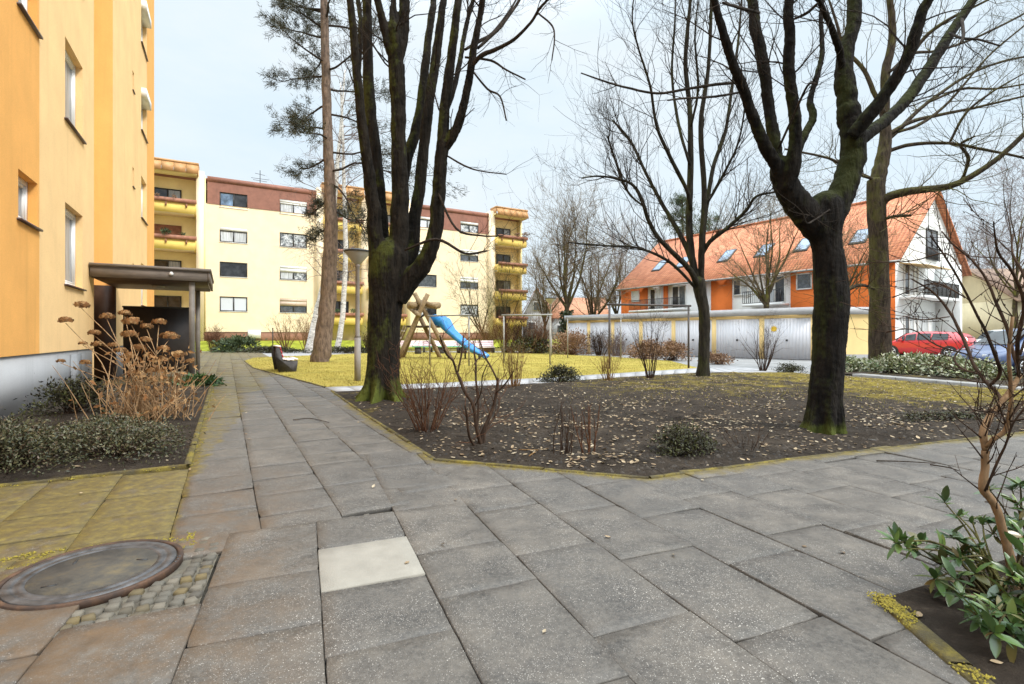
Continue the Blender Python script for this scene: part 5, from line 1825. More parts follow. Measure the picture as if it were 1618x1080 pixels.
# slim middle tree
rg = random.Random(31)
YM = 15.4
t3 = thing('broadleaf_tree', 'slim bare tree with fine fan-shaped crown at the back edge of the bed', 'tree', (*P(1112, 596, YM)[:2], 0))
tm = MB(); tw = MB()
q = lambda px, py, w: (*P(px, py, YM), w / F0 * YM / 2)
trunk_base(tm, None, [q(1111, 599, 23), q(1111, 590, 19), q(1112, 560, 17), q(1113, 520, 17), q(1112, 490, 17), q(1107, 465, 18), q(1104, 445, 20)], 12, 4, .2, .1, 1)
limbs3 = [
    ([(1106, 462, 12), (1098, 440, 10), (1084, 419, 9), (1060, 396, 8), (1038, 372, 7), (1024, 346, 6.5), (1014, 315, 6), (1000, 292, 5), (975, 282, 4), (945, 278, 3), (918, 281, 2)], -1.6),
    ([(1104, 450, 14), (1093, 405, 12), (1089, 350, 11), (1091, 270, 10), (1090, 175, 8), (1083, 95, 7), (1091, 0, 5)], .3),
    ([(1108, 450, 12), (1109, 389, 11), (1113, 303, 9), (1107, 200, 8), (1119, 110, 6), (1124, 0, 5)], -.6),
    ([(1098, 430, 9), (1082, 385, 8), (1060, 345, 7), (1043, 316, 6), (1020, 272, 5), (1000, 229, 4.5), (982, 205, 4), (968, 190, 3)], 1.2),
    ([(1091, 330, 7), (1085, 300, 6), (1060, 250, 6), (1038, 200, 5), (1027, 135, 4), (1010, 80, 3), (1000, 40, 2.5)], -1.5),
    ([(1110, 370, 8), (1116, 329, 7), (1127, 264, 6.5), (1146, 208, 5.5), (1156, 143, 5), (1166, 70, 4), (1172, 0, 3)], 1.0),
    ([(1108, 405, 8), (1122, 381, 7), (1150, 359, 6), (1178, 333, 5), (1195, 310, 4), (1225, 303, 3)], -1.2),
    ([(1112, 330, 6), (1135, 290, 5), (1150, 262, 4), (1168, 220, 3), (1180, 150, 2.5)], -1.0),
    ([(1090, 260, 6), (1073, 200, 5), (1062, 120, 4), (1066, 40, 3), (1068, 0, 2)], .8),
    ([(1092, 200, 5), (1103, 140, 4), (1098, 60, 3), (1103, 0, 2)], -.9),
    ([(1022, 330, 4), (990, 300, 3.5), (968, 240, 3), (960, 215, 2.5)], -.8),
    ([(1102, 458, 6), (1060, 415, 5), (1010, 392, 4), (960, 388, 3), (900, 383, 2)], -2.4),
]
for px, e in limbs3:
    p, rr = limb(tm, px, YM, YM + e, 8, .08, ext=1.4 if px[-1][1] < 60 else 0, rg=rg)
    sprout(tw, p, rr, 28, rg, (.7, 2.0), 2, .2, 1.0, .4, rmax=.015, up=.14, rmin=.0032, ang=(18, 48), kids=(2, 4))
tm.build('trunk', M['bark_mid'], t3, True)
tw.build('crown', M['twig_dark'], t3)

# second tree on the right, olive-barked
rg = random.Random(41)
Y4 = 19.0
t4 = thing('broadleaf_tree', 'olive-barked bare tree with long low side branch, behind the thick dark tree', 'tree', (*P(1391, 583, Y4)[:2], 0))
tm = MB(); tw = MB()
q = lambda px, py, w: (*P(px, py, Y4), w / F0 * Y4 / 2)
trunk_base(tm, None, [q(1391, 586, 44), q(1391, 570, 34), q(1390, 530, 30), q(1390, 480, 29), q(1389, 430, 27), q(1388, 390, 26), q(1385, 340, 26), q(1384, 290, 24)], 14, 5, .25, .1, 2)
limbs4 = [
    ([(1384, 310, 24), (1388, 280, 22), (1396, 245, 20), (1399, 210, 16), (1398, 165, 14), (1400, 110, 13), (1410, 60, 11), (1406, 0, 9)], .2, 'g'),
    ([(1388, 330, 14), (1404, 311, 13), (1435, 302, 12), (1467, 298, 11), (1500, 294, 10), (1535, 278, 9), (1580, 247, 8), (1625, 205, 7)], -2.0, ''),
    ([(1397, 225, 9), (1420, 205, 7), (1450, 175, 6), (1480, 151, 5), (1530, 118, 4), (1580, 98, 3.5), (1640, 85, 3)], 1.5, ''),
    ([(1398, 240, 8), (1440, 228, 6), (1500, 226, 5), (1550, 235, 4.5), (1600, 245, 4), (1640, 255, 3)], -1.0, ''),
    ([(1397, 215, 8), (1440, 192, 6), (1490, 180, 5), (1540, 170, 4), (1625, 150, 3)], .6, ''),
    ([(1399, 180, 8), (1383, 150, 7), (1365, 110, 6), (1335, 75, 5), (1320, 30, 4), (1310, 0, 3)], .8, ''),
    ([(1398, 150, 8), (1425, 110, 7), (1460, 60, 6), (1500, 30, 5), (1560, 0, 3)], -1.5, ''),
    ([(1384, 285, 6), (1360, 275, 6), (1340, 268, 5), (1310, 250, 4), (1240, 235, 3)], -1.2, ''),
    ([(1390, 350, 5), (1410, 342, 5), (1440, 340, 4)], -1.0, ''),
    ([(1520, 287, 6), (1530, 250, 5), (1518, 228, 4), (1540, 215, 3)], -2.0, ''),
    ([(1500, 226, 5), (1525, 180, 4), (1560, 150, 3), (1610, 120, 2)], -1.0, ''),
    ([(1470, 160, 5), (1520, 140, 4), (1570, 140, 3), (1630, 130, 2.5)], 1.0, ''),
    ([(1390, 460, 5), (1360, 450, 5), (1330, 462, 4)], -.8, ''),
    ([(1420, 208, 6), (1455, 195, 5), (1500, 160, 4), (1560, 90, 3), (1618, 40, 2.5)], .5, ''),
    ([(1404, 115, 6), (1440, 85, 5), (1480, 80, 4), (1540, 60, 3.5), (1620, 20, 3)], 1.4, ''),
]
for px, e, _ in limbs4:
    p, rr = limb(tm, px, Y4, Y4 + e, 8, .08, ext=1.8 if px[-1][1] < 30 else (1.2 if px[-1][0] > 1600 else 0), rg=rg)
    sprout(tw, p, rr, 18, rg, (.7, 2.2), 2, .2, 1.0, .38, rmax=.02, rmin=.0036, up=.10, kids=(2, 4))
tm.build('trunk', M['bark_olive'], t4, True)
tw.build('crown', M['twig_olive'], t4)


# ------------------------------------------------------------------ background bare trees
def bare_tree(label, px, Y, ztop, r0, seed, fork=.25, spread=.5, nl=7, tm_m='bark_tan', tw_m='twig_far', rmin=.006, depth=3, base_z=0, lean=0.0, group='bare trees beyond the lawn', ivy=0, dens=13):
    rg = random.Random(seed)
    x = (px - CX) / F0 * Y
    o = thing('bare_tree', label, 'tree', (x, Y, base_z), group)
    tm, tw = MB(), MB()
    zf = base_z + (ztop - base_z) * fork
    pts = [(x + lean * s * (zf) + rg.gauss(0, .06) * s, Y + rg.gauss(0, .06) * s, base_z - .1 + (zf - base_z + .1) * s) for s in np.linspace(0, 1, 5)]
    tm.tube(crom(pts, 3), np.interp(np.linspace(0, 1, 13), [0, .12, 1], [r0 * 1.35, r0, r0 * .72]), 9, lump=.1)
    top = np.array(pts[-1])
    for i in range(nl):
        a = 2 * math.pi * (i + rg.random() * .7) / nl
        lean_ = spread * rg.uniform(.35, 1.25) if i else .08
        d = unit(V3(math.cos(a) * lean_ + lean, math.sin(a) * lean_, 1))
        Ln = (ztop - zf) * rg.uniform(.72, 1.0) * (1 if lean_ < .5 else .8)
        pp = [top - V3(0, 0, rg.uniform(0, .35) * (zf - base_z) * (.6 if i else 0))]
        n = 6
        for s in range(n):
            d = unit(d + rvec(rg) * .10 + V3(0, 0, .08)); pp.append(pp[-1] + d * Ln / n)
        rr = np.linspace(r0 * rg.uniform(.35, .55), rmin * 1.6, n + 1)
        p = crom(pp, 3); r = crom(rr[:, None] * np.ones(3), 3)[:, 0]
        tm.tube(p, r, 6, cap=False)
        sprout(tw, p, r, dens, rg, (Ln * .18, Ln * .42), depth - 1, .15, 1.0, .5, rmax=.06, rmin=rmin, up=.08, kids=(3, 5))
    tr = tm.build('trunk', M[tm_m], o, True)
    tw.build('crown', M[tw_m], o)
    if ivy:
        lm = MB()
        for _ in range(900):
            s = rg.random() ** .8; a = rg.uniform(0, 6.28); rad = r0 * 1.1 + rg.random() * .35
            leaf(lm, V3(x + rad * math.cos(a), Y + rad * math.sin(a), s * ivy), rvec(rg), .2 * rg.uniform(.6, 1.3), rg, .8)
        lm.build('ivy', M['ivy'], o)
    return o


bare_tree('tall grey bare tree with an ivy-dark foot standing left of the garages', 895, 44, 13.6, .26, 3, .30, .55, 9, ivy=3.4, rmin=.009)
bare_tree('leaning yellowish bare tree beside the ivy-footed one, left of the garages', 925, 46, 11.8, .22, 5, .22, .6, 8, lean=.22, rmin=.009)
bare_tree('small bare tree seen between the balconies and the ivy-footed tree', 862, 58, 11, .2, 6, .25, .6, 8, rmin=.010)
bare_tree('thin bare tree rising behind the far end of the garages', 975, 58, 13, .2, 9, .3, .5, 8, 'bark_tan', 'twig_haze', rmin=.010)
bare_tree('wide-branched olive tree in front of the red roof behind the garages', 1212, 33.0, 10.4, .22, 12, .38, .62, 9, rmin=.007)
bare_tree('bare tree before the orange facade, close to the thick dark trunk', 1335, 31.5, 9.6, .17, 14, .40, .55, 7, rmin=.007)
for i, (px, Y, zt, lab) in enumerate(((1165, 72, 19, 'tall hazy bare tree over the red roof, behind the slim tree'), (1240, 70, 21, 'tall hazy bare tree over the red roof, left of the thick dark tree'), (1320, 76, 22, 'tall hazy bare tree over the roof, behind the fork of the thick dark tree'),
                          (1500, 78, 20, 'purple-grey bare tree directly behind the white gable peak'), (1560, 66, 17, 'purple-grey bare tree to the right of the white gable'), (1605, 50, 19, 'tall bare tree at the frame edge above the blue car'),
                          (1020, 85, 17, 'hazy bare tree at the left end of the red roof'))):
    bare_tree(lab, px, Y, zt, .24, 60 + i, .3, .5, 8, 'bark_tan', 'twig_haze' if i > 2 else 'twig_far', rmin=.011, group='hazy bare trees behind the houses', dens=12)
bare_tree('small leaning bare tree in front of the last cream balconies', 770, 41, 8.0, .11, 33, .2, .75, 7, 'bark_tan', 'twig_olive', rmin=.006, lean=-.25, group='small bare trees before the cream block', dens=9)
bare_tree('slender bare tree beside the last cream balconies', 800, 42, 7.5, .09, 35, .3, .55, 6, 'bark_tan', 'twig_olive', rmin=.006, group='small bare trees before the cream block', dens=9)

# birches
rg = random.Random(77)
for lab, px in (('white birch leaning behind the pine trunk', [(487, 556, 13), (493, 530, 12), (503, 485, 11), (512, 450, 10), (520, 400, 9), (527, 330, 8), (534, 250, 6), (540, 180, 4), (545, 110, 2)]),
                ('slim upright white birch between the pine and the lamp', [(532, 556, 10), (535, 540, 9), (541, 500, 8), (544, 450, 8), (546, 400, 7.5), (545, 340, 7), (543, 270, 5.5), (541, 200, 4), (538, 130, 2)])):
    YBi = 37.5
    o = thing('birch_tree', lab, 'tree', (*P(px[0][0], 556, YBi)[:2], 0), 'white birches')
    tm, tw = MB(), MB()
    px = [(px[0][0] - 2, 559, px[0][2] + 3)] + px
    p, rr = limb(tm, px, YBi, YBi, 9, .06, rg=rg)
    sprout(tw, p, rr, 34, rg, (1.6, 3.6), 2, .45, 1.0, .4, rmax=.035, rmin=.007, up=-.06, ang=(35, 75), kids=(3, 5))
    tm.build('trunk', M['bark_birch'], o, True); tw.build('crown', M['twig_haze'], o)

# pine
rg = random.Random(91)
YP = 23.6
o = thing('pine_tree', 'tall leaning pine with reddish bark and sparse dark needle tufts beside the bench', 'tree', (*P(507, 572, YP)[:2], 0))
tm, tw, nd = MB(), MB(), MB()
px = [(504, 576, 36), (507, 565, 29), (513, 520, 26), (518, 470, 25), (521, 420, 23), (523, 360, 20), (521, 290, 17), (518, 220, 15), (516, 150, 14), (514, 80, 13), (512, 0, 11), (511, -60, 8)]
p, rr = limb(tm, px, YP, YP, 14, .08, rg=rg)


def needletuft(mb, c, d, s, rg, n=26):
    d = unit(d)
    for _ in range(n):
        q = unit(d + rvec(rg) * .75)
        u = unit(np.cross(q, rvec(rg)))
        b = c + rvec(rg) * s * .35
        l = s * rg.uniform(.6, 1.2)
        mb.add([b - u * l * .06, b + u * l * .06, b + q * l], np.array([[0, 1, 2]]))


def pinebranch(a, Ln, d, r):
    d = unit(d); pts = [np.asarray(a)]
    n = 7
    for s in range(n):
        d = unit(d + rvec(rg) * .16 + V3(0, 0, -.05 if s < 4 else .10)); pts.append(pts[-1] + d * Ln / n)
    rad = np.linspace(r, .012, n + 1)
    tw.tube(crom(pts, 2), np.interp(np.linspace(0, 1, 2 * n + 1), np.linspace(0, 1, n + 1), rad), 5, cap=False)
    for i in range(2, n + 1):
        for _ in range(3):
            dd = unit(d + rvec(rg) * .8 + V3(0, 0, .1)); l2 = Ln * rg.uniform(.14, .34)
            q = [pts[i], pts[i] + dd * l2 * .5 + rvec(rg) * .05, pts[i] + dd * l2 + V3(0, 0, -.05 * l2)]
            tw.tube(q, [.014, .010, .006], 3, cap=False)
            for f in (.45, .65, .85, 1.0):
                if rg.random() < .75:
                    c = q[0] + (q[2] - q[0]) * f
                    needletuft(nd, c, dd + V3(0, 0, .2), .23, rg, 16)
                    if rg.random() < .5:
                        c2 = c + rvec(rg) * .18
                        needletuft(nd, c2, dd, .19, rg, 12)


for (px_, py_, ang, Ln, dz) in ((517, 120, 175, 3.0, .05), (516, 60, 185, 3.4, .35), (515, 20, 170, 3.3, .2), (518, 200, 160, 2.6, -.15), (520, 250, 200, 2.4, -.3), (519, 165, 190, 3.2, -.25),
                         (515, 40, 15, 3.2, .3), (517, 110, -10, 3.0, .1), (519, 180, 20, 3.0, 0), (521, 240, 5, 3.6, -.1), (522, 270, -20, 5.6, -.12), (518, 140, 60, 3, .2), (514, 0, 100, 3, .4), (520, 220, 260, 2.4, -.1),
                         (515, 30, 280, 2.6, .3), (512, -20, 200, 3.2, .5), (512, -30, 0, 3.2, .5), (522, 310, 170, 1.8, -.45), (517, 90, 150, 3.0, .2), (517, 100, 210, 3.4, -.05), (522, 290, -5, 3.4, -.5), (522, 330, 10, 2.2, -.3), (523, 360, 190, 2.0, -.35), (513, 15, 180, 3.9, .05), (514, 45, 195, 2.6, .5)):
    a = math.radians(ang)
    pinebranch(P(px_, py_, YP), Ln * (.78 if 140 < ang < 220 else 1), V3(math.cos(a), math.sin(a), dz), .055)
tm.build('trunk', M['bark_pine'], o, True); tw.build('branches', M['twig_dark'], o); nd.build('crown', M['needle'], o)


# pines beyond the roof
def far_pine(label, px, Y, z0, z1, w, seed):
    rg = random.Random(seed); x = (px - CX) / F0 * Y
    o = thing('pine_tree', label, 'tree', (x, Y, 0), 'pines behind the red roof')
    tm, nd_ = MB(), MB()
    tm.tube([(x, Y, -.1), (x + .3, Y, z1 * .5), (x, Y, z1 - .5)], [.3, .22, .06], 8)
    for _ in range(60):
        s = rg.random(); z = z0 + (z1 - z0) * s
        a = rg.uniform(0, 6.28); R = w * (1 - .65 * s) * rg.uniform(.3, 1)
        c = V3(x + R * math.cos(a), Y + R * math.sin(a), z)
        tm.tube([(x, Y, z - .4), tuple(c)], [.06, .02], 4, cap=False)
        for _ in range(7): needletuft(nd_, c + rvec(rg) * .45 * V3(1, 1, .5), V3(0, 0, 1), .5, rg, 14)
    tm.build('trunk', M['bark_pine'], o); nd_.build('crown', M['conifer'], o)


far_pine('dark green pine crown over the red roof, behind the slim tree', 1078, 66, 12, 19.5, 3.6, 1)
far_pine('lighter pine crown over the red roof, right of the slim tree stem', 1120, 72, 11, 18.5, 3.4, 2)

# ------------------------------------------------------------------ shrubs
def cane_shrub(name, label, px, py, h, w, n, m, seed, depth=2, r=.008, lean=.35, cat='shrub', group=None, up=.06, kids=(2, 4), rmin=.0022, wob=.09, loc=None, base=.12, ang=(18, 45), f0=0):
    rg = random.Random(seed)
    x, y = loc if loc is not None else G(px, py)
    o = thing(name, label, cat, (x, y, 0), group)
    mb, lo = MB(), MB()
    for i in range(n):
        a = rg.uniform(0, 6.28); k = rg.random() ** .6
        b = V3(x + math.cos(a) * base * k * w, y + math.sin(a) * base * k * w, -.02)
        d = unit(V3(math.cos(a) * lean * k + rg.gauss(0, .05), math.sin(a) * lean * k, 1))
        L_ = h * rg.uniform(.6, 1.0)
        pts = [b]; dd = d; nn = 6
        for s in range(nn):
            dd = unit(dd + rvec(rg) * wob + V3(0, 0, up)); pts.append(pts[-1] + dd * L_ / nn)
        rr = np.linspace(r * rg.uniform(.7, 1.2), rmin, nn + 1)
        lo.tube(crom(pts, 2), np.interp(np.linspace(0, 1, 2 * nn + 1), np.linspace(0, 1, nn + 1), rr), 5, cap=False)
        p = np.array(pts)
        if depth: sprout(mb if depth > 1 and loc is not None else lo, p, rr, rg.randint(3, 6), rg, (L_ * .15, L_ * .42), depth - 1, .3, 1.0, .6, ang=ang, rmax=r * .7, rmin=rmin, up=up, kids=kids, wob=.12)
    lo.build('stems', M[m], o)
    if depth > 1 and loc is not None: mb.build('twigs', M[m], o)
    return o


cane_shrub('bare_shrub', 'dense reddish-brown bare shrub next to the big mossy trunk', 675, 682, 1.0, 1, 30, 'twig_red', 101, 2, .008, .55)
cane_shrub('bare_shrub', 'short upright brown canes cut to stubs at the front of the bed', 889, 723, .62, .8, 9, 'twig_brown', 103, 1, .008, .10, kids=(1, 2))
cane_shrub('bare_shrub', 'second clump of thick brown canes right beside the cut stubs', 929, 722, .66, .6, 7, 'twig_red', 104, 1, .011, .08, kids=(1, 2))
cane_shrub('bare_shrub', 'yellow-brown upright shrub at the path strip behind the zigzag shrub', 812, 613, 1.15, 1, 22, 'twig_tan', 105, 2, .010, .32)
cane_shrub('bare_shrub', 'yellowish upright shrub before the dark washing-line post', 960, 602, .95, 1, 24, 'twig_tan', 106, 2, .010, .36)
cane_shrub('bare_shrub', 'tall dark thin shrub left of the slim tree', 1028, 599, 2.0, 1, 18, 'twig_brown', 107, 2, .013, .26)
cane_shrub('bare_shrub', 'vase-shaped grey bare shrub in front of the last garage doors', 1205, 586, 1.9, 1, 20, 'twig_brown', 108, 2, .016, .52)
cane_shrub('bare_shrub', 'small thin twiggy shrub at the front bed edge near the thick dark tree', 1178, 712, .30, 1, 9, 'twig_brown', 109, 1, .004, .6)

# zigzag open shrub
rg = random.Random(55)
YZ = 5.6
o = thing('bare_shrub', 'open zigzag bare shrub with few thick dark branches in the front of the bed', 'shrub', (*G(760, 714), 0))
tm, tw = MB(), MB()
zz = [([(762, 712, 9), (757, 690, 8), (752, 670, 7.5), (748, 640, 7), (735, 620, 6.5), (727, 600, 6.5), (722, 588, 6)], -.1), ([(722, 590, 6), (716, 570, 5), (706, 560, 4.5), (700, 545, 4), (695, 530, 3)], -.2), ([(723, 590, 5), (728, 565, 4), (731, 548, 4), (732, 530, 3)], .1),
      ([(760, 712, 10), (762, 685, 9), (772, 662, 8), (780, 640, 7), (785, 618, 6.5), (787, 597, 6)], .1), ([(786, 600, 5), (776, 580, 4), (768, 566, 4), (762, 550, 3.5), (757, 535, 3)], .2), ([(784, 620, 5), (795, 610, 4), (806, 596, 3), (812, 585, 2)], -.1),
      ([(758, 705, 7), (754, 675, 6), (756, 640, 5), (752, 600, 4.5), (752, 575, 4), (749, 556, 3.5)], .35), ([(749, 575, 3.5), (756, 566, 3), (764, 560, 2.5)], .3), ([(755, 712, 7), (742, 690, 6), (738, 660, 5), (735, 640, 4)], -.3), ([(765, 705, 6), (768, 680, 5), (786, 650, 4), (790, 625, 3)], .4),
      ([(748, 645, 4), (760, 620, 3), (762, 595, 2.5), (770, 575, 2)], -.3)]
for px, e in zz:
    px = [(a_, b_, c_ * .75) for a_, b_, c_ in px]
    p, rr = limb(tm, px, YZ, YZ + e, 7, .1, rg=rg, k=3)
    sprout(tw, p, rr, 7, rg, (.10, .38), 1, .2, 1.0, .5, rmax=.006, rmin=.0016, kids=(1, 3), up=.06)
tm.build('stems', M['twig_brown'], o, True); tw.build('twigs', M['twig_red'], o)

# shrubs in front of the cream block and the hedges round the lawn
cane_shrub('bare_shrub', 'tan vase-shaped shrub before the cream wall, left of the pine', 452, 0, 3.0, 1.4, 20, 'twig_tan', 121, 2, .03, .62, loc=gx(452, 39.6), rmin=.007)
cane_shrub('bare_shrub', 'bushy tan shrub behind the pine foot', 486, 0, 2.9, 1.6, 26, 'twig_tan', 122, 2, .02, .35, loc=gx(484, 39.2), rmin=.007)
cane_shrub('bare_shrub', 'grey-brown round twiggy shrub beside the porch posts, before the cream block', 337, 0, 1.8, 2.0, 40, 'twig_red', 123, 2, .016, .45, loc=gx(337, 39.5), rmin=.008)
cane_shrub('bare_shrub', 'round dark twiggy bush beside the lamp post foot', 577, 0, 1.6, 1.6, 34, 'twig_brown', 124, 2, .014, .5, loc=gx(578, 37), rmin=.007)
hz = [(770, 38.2, 2.3, 'twig_tan', 'tan twiggy hedge bush at the right end of the pink benches'), (800, 37.6, 2.6, 'twig_red', 'tall red-brown twiggy hedge bush below the last balconies'), (826, 37.0, 2.5, 'twig_brown', 'dark brown twiggy hedge bush left of the distant lamp'),
      (852, 36.2, 2.4, 'twig_red', 'red-brown twiggy hedge bush right behind the distant lamp'), (948, 32.5, 1.5, 'twig_brown', 'dark low twiggy bush before the second garage door'), (975, 31.5, 1.4, 'twig_haze', 'grey-purple twiggy bush before the third garage door')]
for i, (px, Y, h, mm, lab) in enumerate(hz):
    cane_shrub('hedge_bush', lab, px, 0, h, 2.6, 44, mm, 140 + i, 2, .016, .42, loc=gx(px, Y), rmin=.008)


def mound(name, label, px, Y, w, h, m, n, size, seed, depthw=None, twm='twig_brown', loc=None, group=None, clump=14):
    rg = random.Random(seed)
    x, y = loc if loc is not None else gx(px, Y)
    o = thing(name, label, 'shrub', (x, y, 0), group)
    lf, tw_ = MB(), MB()
    dw = depthw or w
    cl = []
    for _ in range(clump * 3):
        a = rg.uniform(0, 6.28); k = rg.random() ** .5; e = rg.uniform(.1, 1.45)
        s = rg.uniform(.72, 1.08)
        cl.append(V3(x + math.cos(a) * math.cos(e) * w / 2 * k ** .3 * s, y + math.sin(a) * math.cos(e) * dw / 2 * k ** .3 * s, h * math.sin(e) * s * k ** .3))
    for c in cl:
        tw_.tube([V3(x + rg.gauss(0, .08) * w, y + rg.gauss(0, .08) * dw, -.02), (c + V3(x, y, 0)) / 2 + rvec(rg) * .04 * w, c], [.012 * h + .004, .008 * h + .003, .003], 4, cap=False)
    per = max(1, n // len(cl))
    for c in cl:
        for _ in range(per):
            p = c + rvec(rg) * V3(w, dw, h * 1.2) * .10
            if p[2] < .0: p[2] = rg.uniform(0, .1)
            d = unit(p - V3(x, y, -.2 * h) + rvec(rg) * .5)
            leaf(lf, p, d, size * rg.uniform(.6, 1.4), rg, .45)
    tw_.build('stems', M[twm], o); lf.build('foliage', M[m], o)
    return o


mound('juniper_bush', 'flat dark green juniper before the cream block cellar hatch', 378, 39.2, 3.4, 1.05, 'juniper', 2400, .22, 201)
mound('hedge_bush', 'pinkish tan clipped dry mound right of the distant lamp', 903, 33.5, 2.6, 1.45, 'hedge_tan', 3000, .14, 202, twm='twig_red')
mound('hedge_bush', 'wide low dry brown mound before the fourth garage door', 1022, 28.2, 2.2, .85, 'hedge_tan', 2400, .12, 203, twm='twig_red')
mound('hedge_bush', 'small dark dry mound at the foot of the dark washing-line frame', 1062, 26.0, 1.9, .85, 'hedge_tan', 2200, .11, 204, twm='twig_brown')
mound('hedge_bush', 'small rusty mound on the corner beside the slim tree, at the yard', 1135, 22.6, 1.3, .45, 'hedge_tan', 1500, .09, 205, twm='twig_red')
mound('hedge_bush', 'dark green bush under the red-brown hedge behind the lawn', 838, 36, 3.4, 1.0, 'tuft', 1800, .2, 206)
mound('evergreen_bush', 'low dark evergreen mound at the back of the bed beside the strip path', 886, 13.6, 1.0, .42, 'tuft', 3200, .05, 211, .8)
mound('evergreen_bush', 'low dark evergreen tuft hugging the front of the bed, left of the thick dark tree', 1083, 5.25, .66, .30, 'tuft', 3600, .028, 212, .5)
mound('evergreen_bush', 'small dark bush left of the thick dark trunk, near the yard', 1247, 17.2, .9, .30, 'tuft', 1600, .05, 213)
mound('evergreen_bush', 'flat brown withered tuft right of the thick dark trunk', 1500, 7.3, 1.3, .16, 'tuft', 1600, .035, 214, .6)
mound('rosette_plant', 'fresh green low plant at the porch post foot beside the path', 312, 12.6, 1.1, .22, 'dahlia', 900, .12, 215, .8)
for i, (px, Y, lab) in enumerate(((425, 37.0, 'long dark clipped hedge strip behind the bench'), (545, 36.6, 'long dark clipped hedge strip between the birch and the big tree'))):
    mound('low_hedge', lab, px, Y, 5.2, .42, 'tuft', 3200, .11, 221 + i, .8)
# evergreen cover in the left bed
for i, (u, n, w, h, lab) in enumerate(((6.5, -2.55, 1.1, .36, 'small-leaved dark evergreen shrub against the grey plinth'), (6.35, -1.75, 1.2, .40, 'small-leaved dark evergreen shrub in the middle of the left bed front'),
                                 (6.45, -.95, 1.15, .38, 'small-leaved dark evergreen shrub at the path corner of the left bed'), (7.45, -2.2, 1.0, .30, 'small-leaved evergreen shrub behind the front ones, near the plinth'), (7.4, -1.2, .95, .28, 'small-leaved evergreen shrub just before the dry hydrangea'))):
    c = fromUN(u, n)
    mound('evergreen_shrub', lab, 0, 0, w, h, 'coton', 6200, .030, 230 + i, w * .95, loc=(c[0], c[1]), clump=26)
mound('evergreen_shrub', 'dark round evergreen shrub between the hydrangea and the plinth', 0, 0, 1.0, .55, 'tuft', 3000, .05, 240, .9, loc=tuple(fromUN(10.2, -2.1)))
# dry border of leafy plants on the right
for i, (px, Y, w, h, lab) in enumerate(((1345, 17.6, 1.7, .42, 'pale green leafy plant right behind the thick dark trunk'), (1412, 16.6, 1.7, .55, 'variegated leafy plant at the foot of the olive tree'), (1455, 16.0, 1.7, .60, 'variegated leafy plant below the red car rear wheel'),
                                 (1500, 15.2, 1.6, .55, 'variegated leafy plant below the red car tail'), (1545, 14.4, 1.5, .50, 'variegated leafy plant farthest along the kerb, near the blue car'))):
    mound('variegated_plant', lab, px, Y, w, h, 'vari', 1900, .11, 250 + i, 1.2, group='leafy plants along the kerb', clump=20)

# ------------------------------------------------------------------ dry hydrangea
rg = random.Random(300)
hb = G(232, 668)
hy = thing('hydrangea', 'dry brown hydrangea with withered flower heads in the left bed', 'shrub', (*hb, 0))
st, tw = MB(), MB()
heads = [(129, 481, 11), (104, 505, 10), (169, 499, 10), (197, 494, 9), (208, 507, 13), (205, 527, 12), (232, 515, 9), (251, 508, 10), (230, 536, 9), (267, 530, 13), (258, 550, 9), (282, 559, 10), (149, 525, 9), (155, 543, 9), (96, 570, 6), (135, 572, 8), (131, 542, 6), (205, 562, 11), (256, 567, 9), (220, 548, 10), (190, 553, 9), (240, 585, 9), (300, 570, 7), (215, 590, 10), (178, 545, 8)]
hm = MB()
for (px, py, rpx) in heads:
    Y = 7.7 + rg.uniform(-.5, .7)
    c = P(px, py, Y); R = rpx / F0 * Y * 1.05
    b = V3(hb[0] + rg.gauss(0, .20), hb[1] + rg.gauss(0, .20), 0)
    mid = b * .45 + c * .55 + V3((b[0] - c[0]) * .2, (b[1] - c[1]) * .2, .06)
    st.tube(crom([b, b * .7 + mid * .3 + rvec(rg) * .03, mid, c - V3(0, 0, R * .5)], 4), np.linspace(.011, .005, 13), 6, cap=False)
    h_ = MB()
    for _ in range(95):
        d = unit(rvec(rg)) * V3(1, 1, .7); d[2] = abs(d[2]) * 1.0 - .25
        p = c + d * R * rg.uniform(.6, 1.0)
        u = unit(np.cross(d, rvec(rg))); v = unit(np.cross(d, u)); s = R * rg.uniform(.16, .30)
        k = rg.uniform(.2, .6)
        h_.add([p - u * s, p - v * s + d * s * k, p + u * s, p + v * s + d * s * k], np.array([[0, 1, 2, 3]]))
    h_.build('flower_head', M['hydr'], hy)
for _ in range(120):
    b = V3(hb[0] + rg.gauss(0, .26), hb[1] + rg.gauss(0, .26), -.02)
    d = unit(V3(rg.gauss(.06, .30), rg.gauss(0, .28), 1)); Ln = rg.uniform(.35, 1.05)
    pts = [b]
    for s in range(4):
        d = unit(d + rvec(rg) * .10); pts.append(pts[-1] + d * Ln / 4)
    st.tube(pts, np.linspace(.008, .003, 5), 5, cap=False)
    if rg.random() < .6: grow(tw, pts[2], d + rvec(rg) * .5, Ln * .4, .003, 1, rg, .05, rmin=.0018, kids=(1, 3))
for _ in range(14):   # broken pale canes leaning out
    b = V3(hb[0] + rg.gauss(0, .35), hb[1] + rg.gauss(-.1, .3), 0)
    d = unit(V3(rg.gauss(0, .7), rg.gauss(-.2, .5), .7))
    st.tube([b, b + d * .3, b + d * rg.uniform(.5, .8)], [.009, .008, .006], 6)
lf = MB()
for _ in range(420):
    c = V3(hb[0] + rg.gauss(.08, .30), hb[1] + rg.gauss(0, .3), rg.uniform(.2, 1.05))
    leaf(lf, c, rvec(rg) + V3(0, 0, -.6), rg.uniform(.04, .10), rg, .5, .4)
st.build('stems', M['stem_hyd'], hy); tw.build('twigs', M['stem_hyd'], hy); lf.build('leaves', M['hydr'], hy)

